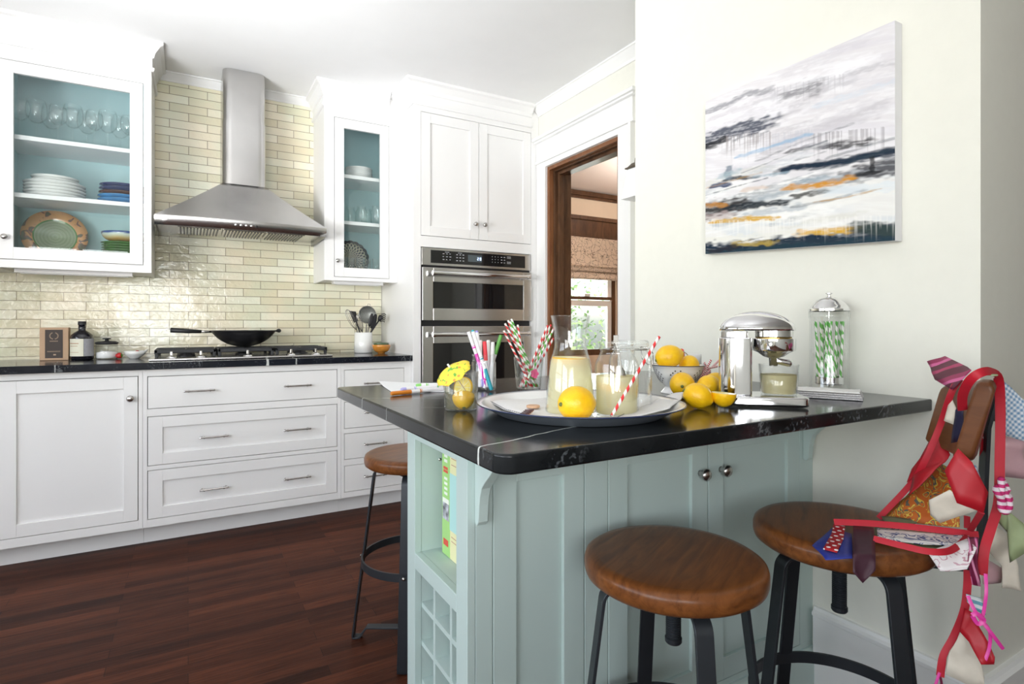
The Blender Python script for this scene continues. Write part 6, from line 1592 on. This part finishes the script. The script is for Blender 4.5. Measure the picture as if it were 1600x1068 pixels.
bm = NB(); P = [(PX-.0345,PYL,zBL),(PX-.0345,PYR,zBR),(PX-.0345,PYR,zTR),(PX-.0345,PYL,zTL)]; A = [bm.verts.new(p) for p in P]; B = [bm.verts.new((PX-.001,p[1],p[2])) for p in P]
bm.faces.new(A[::-1]); bm.faces.new(B)
for i in range(4): bm.faces.new((A[i], A[(i+1) % 4], B[(i+1) % 4], B[i]))
obj('stretched_canvas', bm, simple('canvas_white_edge', (.74,.74,.76), .8), t)
me = bpy.data.meshes.new('painted_surface'); yy = PYL+(PYR-PYL)*A_; zt_ = zTL+(zTR-zTL)*A_; zb_ = zBL+(zBR-zBL)*A_; zz = zt_+(zb_-zt_)*B_
co = np.stack([np.full_like(yy, PX-.0352), yy, zz], -1).reshape(-1,3); idx = np.arange(NA*NBV).reshape(NA,NBV)
fc = np.stack([idx[:-1,:-1], idx[:-1,1:], idx[1:,1:], idx[1:,:-1]], -1).reshape(-1,4)
me.from_pydata(co.tolist(), [], fc.tolist()); ca = me.color_attributes.new('paint', 'FLOAT_COLOR', 'POINT')
ca.data.foreach_set('color', np.concatenate([base.reshape(-1,3), np.ones((NA*NBV,1))], 1).astype(np.float32).ravel())
o = bpy.data.objects.new('painted_surface', me); C.objects.link(o); o.parent = t; o.matrix_parent_inverse = Matrix.Translation(-BASES[t.name])
m, nt, b = new_mat('acrylic_paint'); at_ = nt.nodes.new('ShaderNodeAttribute'); at_.attribute_name = 'paint'; L(nt, at_.outputs['Color'], b.inputs['Base Color']); b.inputs['Roughness'].default_value = .6; b.inputs['Specular IOR Level'].default_value = .15
nn = N(nt, 'ShaderNodeTexNoise', Scale=220.0); tcx = objco(nt); L(nt, tcx, nn.inputs['Vector']); bump(nt, b, nn.outputs['Fac'], .1, .001); me.materials.append(m)

# ================================================================== WALL SCONCE
t = thing('wall_sconce', 'bronze capped white glass wall lamp half hidden behind the painting wall', 'lamp', (1.735,1.90,1.66))
sc = Vector((1.748,1.905,0))
bm = NB()
def sq(z0, r0, z1, r1):
    vs = [bm.verts.new(sc+Vector((x*r, y*r, z))) for z, r in ((z0,r0),(z1,r1)) for x, y in ((-1,-1),(1,-1),(1,1),(-1,1))]
    for f in ((0,1,2,3),(4,7,6,5),(0,4,5,1),(1,5,6,2),(2,6,7,3),(3,7,4,0)): bm.faces.new([vs[i] for i in f])
M_bronze = simple('aged_bronze', (.14,.11,.08), .4, .8)
sq(1.800,.044,1.806,.044); sq(1.806,.038,1.826,.022); sq(1.826,.014,1.850,.012); box(bm, sc.x-.012, sc.x+.012, 1.781, sc.y, 1.832, 1.846); box(bm, sc.x-.03, sc.x+.03, 1.7805, 1.790, 1.78, 1.90); obj('cap_and_arm', bm, M_bronze, t, bevel=.002)
bm = NB(); sq(1.665,.056,1.670,.056); sq(1.670,.054,1.7995,.034); obj('glass_shade', bm, simple('opal_glass', (.85,.86,.86), .2), t, bevel=.002)

# ================================================================== LIGHT
def area(name, loc, rot, sx, sy, power, col=(1,1,1)):
    l = bpy.data.lights.new(name, 'AREA'); l.shape = 'RECTANGLE'; l.size = sx; l.size_y = sy; l.energy = power; l.color = col
    o = bpy.data.objects.new(name, l); C.objects.link(o); o.location = loc; o.rotation_euler = rot; return o
area('daylight_left_window_near', (-2.52,-.7,1.45), (0, math.radians(-90), 0), 1.4, 1.75, 36, (.975,.99,1))
area('daylight_left_window_far', (-2.52,1.55,1.55), (0, math.radians(-90), 0), 1.3, 2.0, 20, (.975,.99,1))
area('daylight_rear_window', (-1.3,-2.62,1.65), (math.radians(90), 0, 0), 1.1, 1.1, 11, (.98,.99,1))
def added_bounce(name, loc, target, size, power, spread):  # unseen fill aimed at the ceiling, no fixture in the room
    o = area(name, loc, (Vector(loc)-Vector(target)).to_track_quat('Z','Y').to_euler(), size, size, power, (.965,.985,1)); o.data.spread = math.radians(spread)
added_bounce('added_bounce_by_left_wall', (-1.25,1.75,1.25), (.6,2.8,2.6), .9, 16, 98)  # added fill out of frame, brightens the ceiling over the cabinets
added_bounce('added_bounce_behind_camera', (-.35,-.7,1.3), (.4,1.5,2.6), .9, 11, 110)  # added fill behind the viewpoint, bounced off the ceiling
area('daylight_far_room_window', (3.75,5.5,1.5), (math.radians(-90), 0, 0), 1.3, 1.3, 30, (1,.97,.93))
area('far_room_added_fill', (4.2,3.4,2.0), (math.radians(180),0,0), .6, .6, 40, (1,.9,.8))  # no fixture known here; unseen fill added to brighten the far ceiling
w = bpy.data.worlds.new('sky'); bpy.context.scene.world = w; w.use_nodes = True; nt = w.node_tree; bg = nt.nodes['Background']
sky = nt.nodes.new('ShaderNodeTexSky'); sky.sky_type = 'NISHITA'; sky.sun_disc = False; sky.sun_elevation = math.radians(48); sky.sun_rotation = math.radians(200); sky.air_density = 1; sky.dust_density = 2
nt.links.new(sky.outputs[0], bg.inputs[0]); bg.inputs[1].default_value = .32
sl = bpy.data.lights.new('sun', 'SUN'); sl.energy = 6; sl.angle = .02; sl.color = (1,.96,.88); so = bpy.data.objects.new('sun', sl); C.objects.link(so); so.location = (9,4,6)
so.rotation_euler = Vector((1,-.45,.95)).to_track_quat('Z','Y').to_euler()

# ================================================================== CAMERA + VIEW
cam = bpy.data.cameras.new('camera'); co_ = bpy.data.objects.new('camera', cam); C.objects.link(co_)
co_.location = (0,0,H); co_.rotation_euler = (math.radians(90), 0, -YAW)
cam.sensor_width = 36; cam.lens = 36*F/1600; cam.shift_y = -(534-VH)/1600; cam.clip_start = .02
s = bpy.context.scene; s.camera = co_
s.view_settings.view_transform = 'Standard'; s.view_settings.look = 'None'; s.view_settings.gamma = 1; s.view_settings.use_curve_mapping = False
s.view_settings.exposure = 0.66
s.cycles.max_bounces = 14; s.cycles.transparent_max_bounces = 24; s.cycles.diffuse_bounces = 6; s.cycles.glossy_bounces = 5
s.cycles.use_denoising = True; s.cycles.sample_clamp_indirect = 6; s.cycles.caustics_reflective = False; s.cycles.caustics_refractive = False
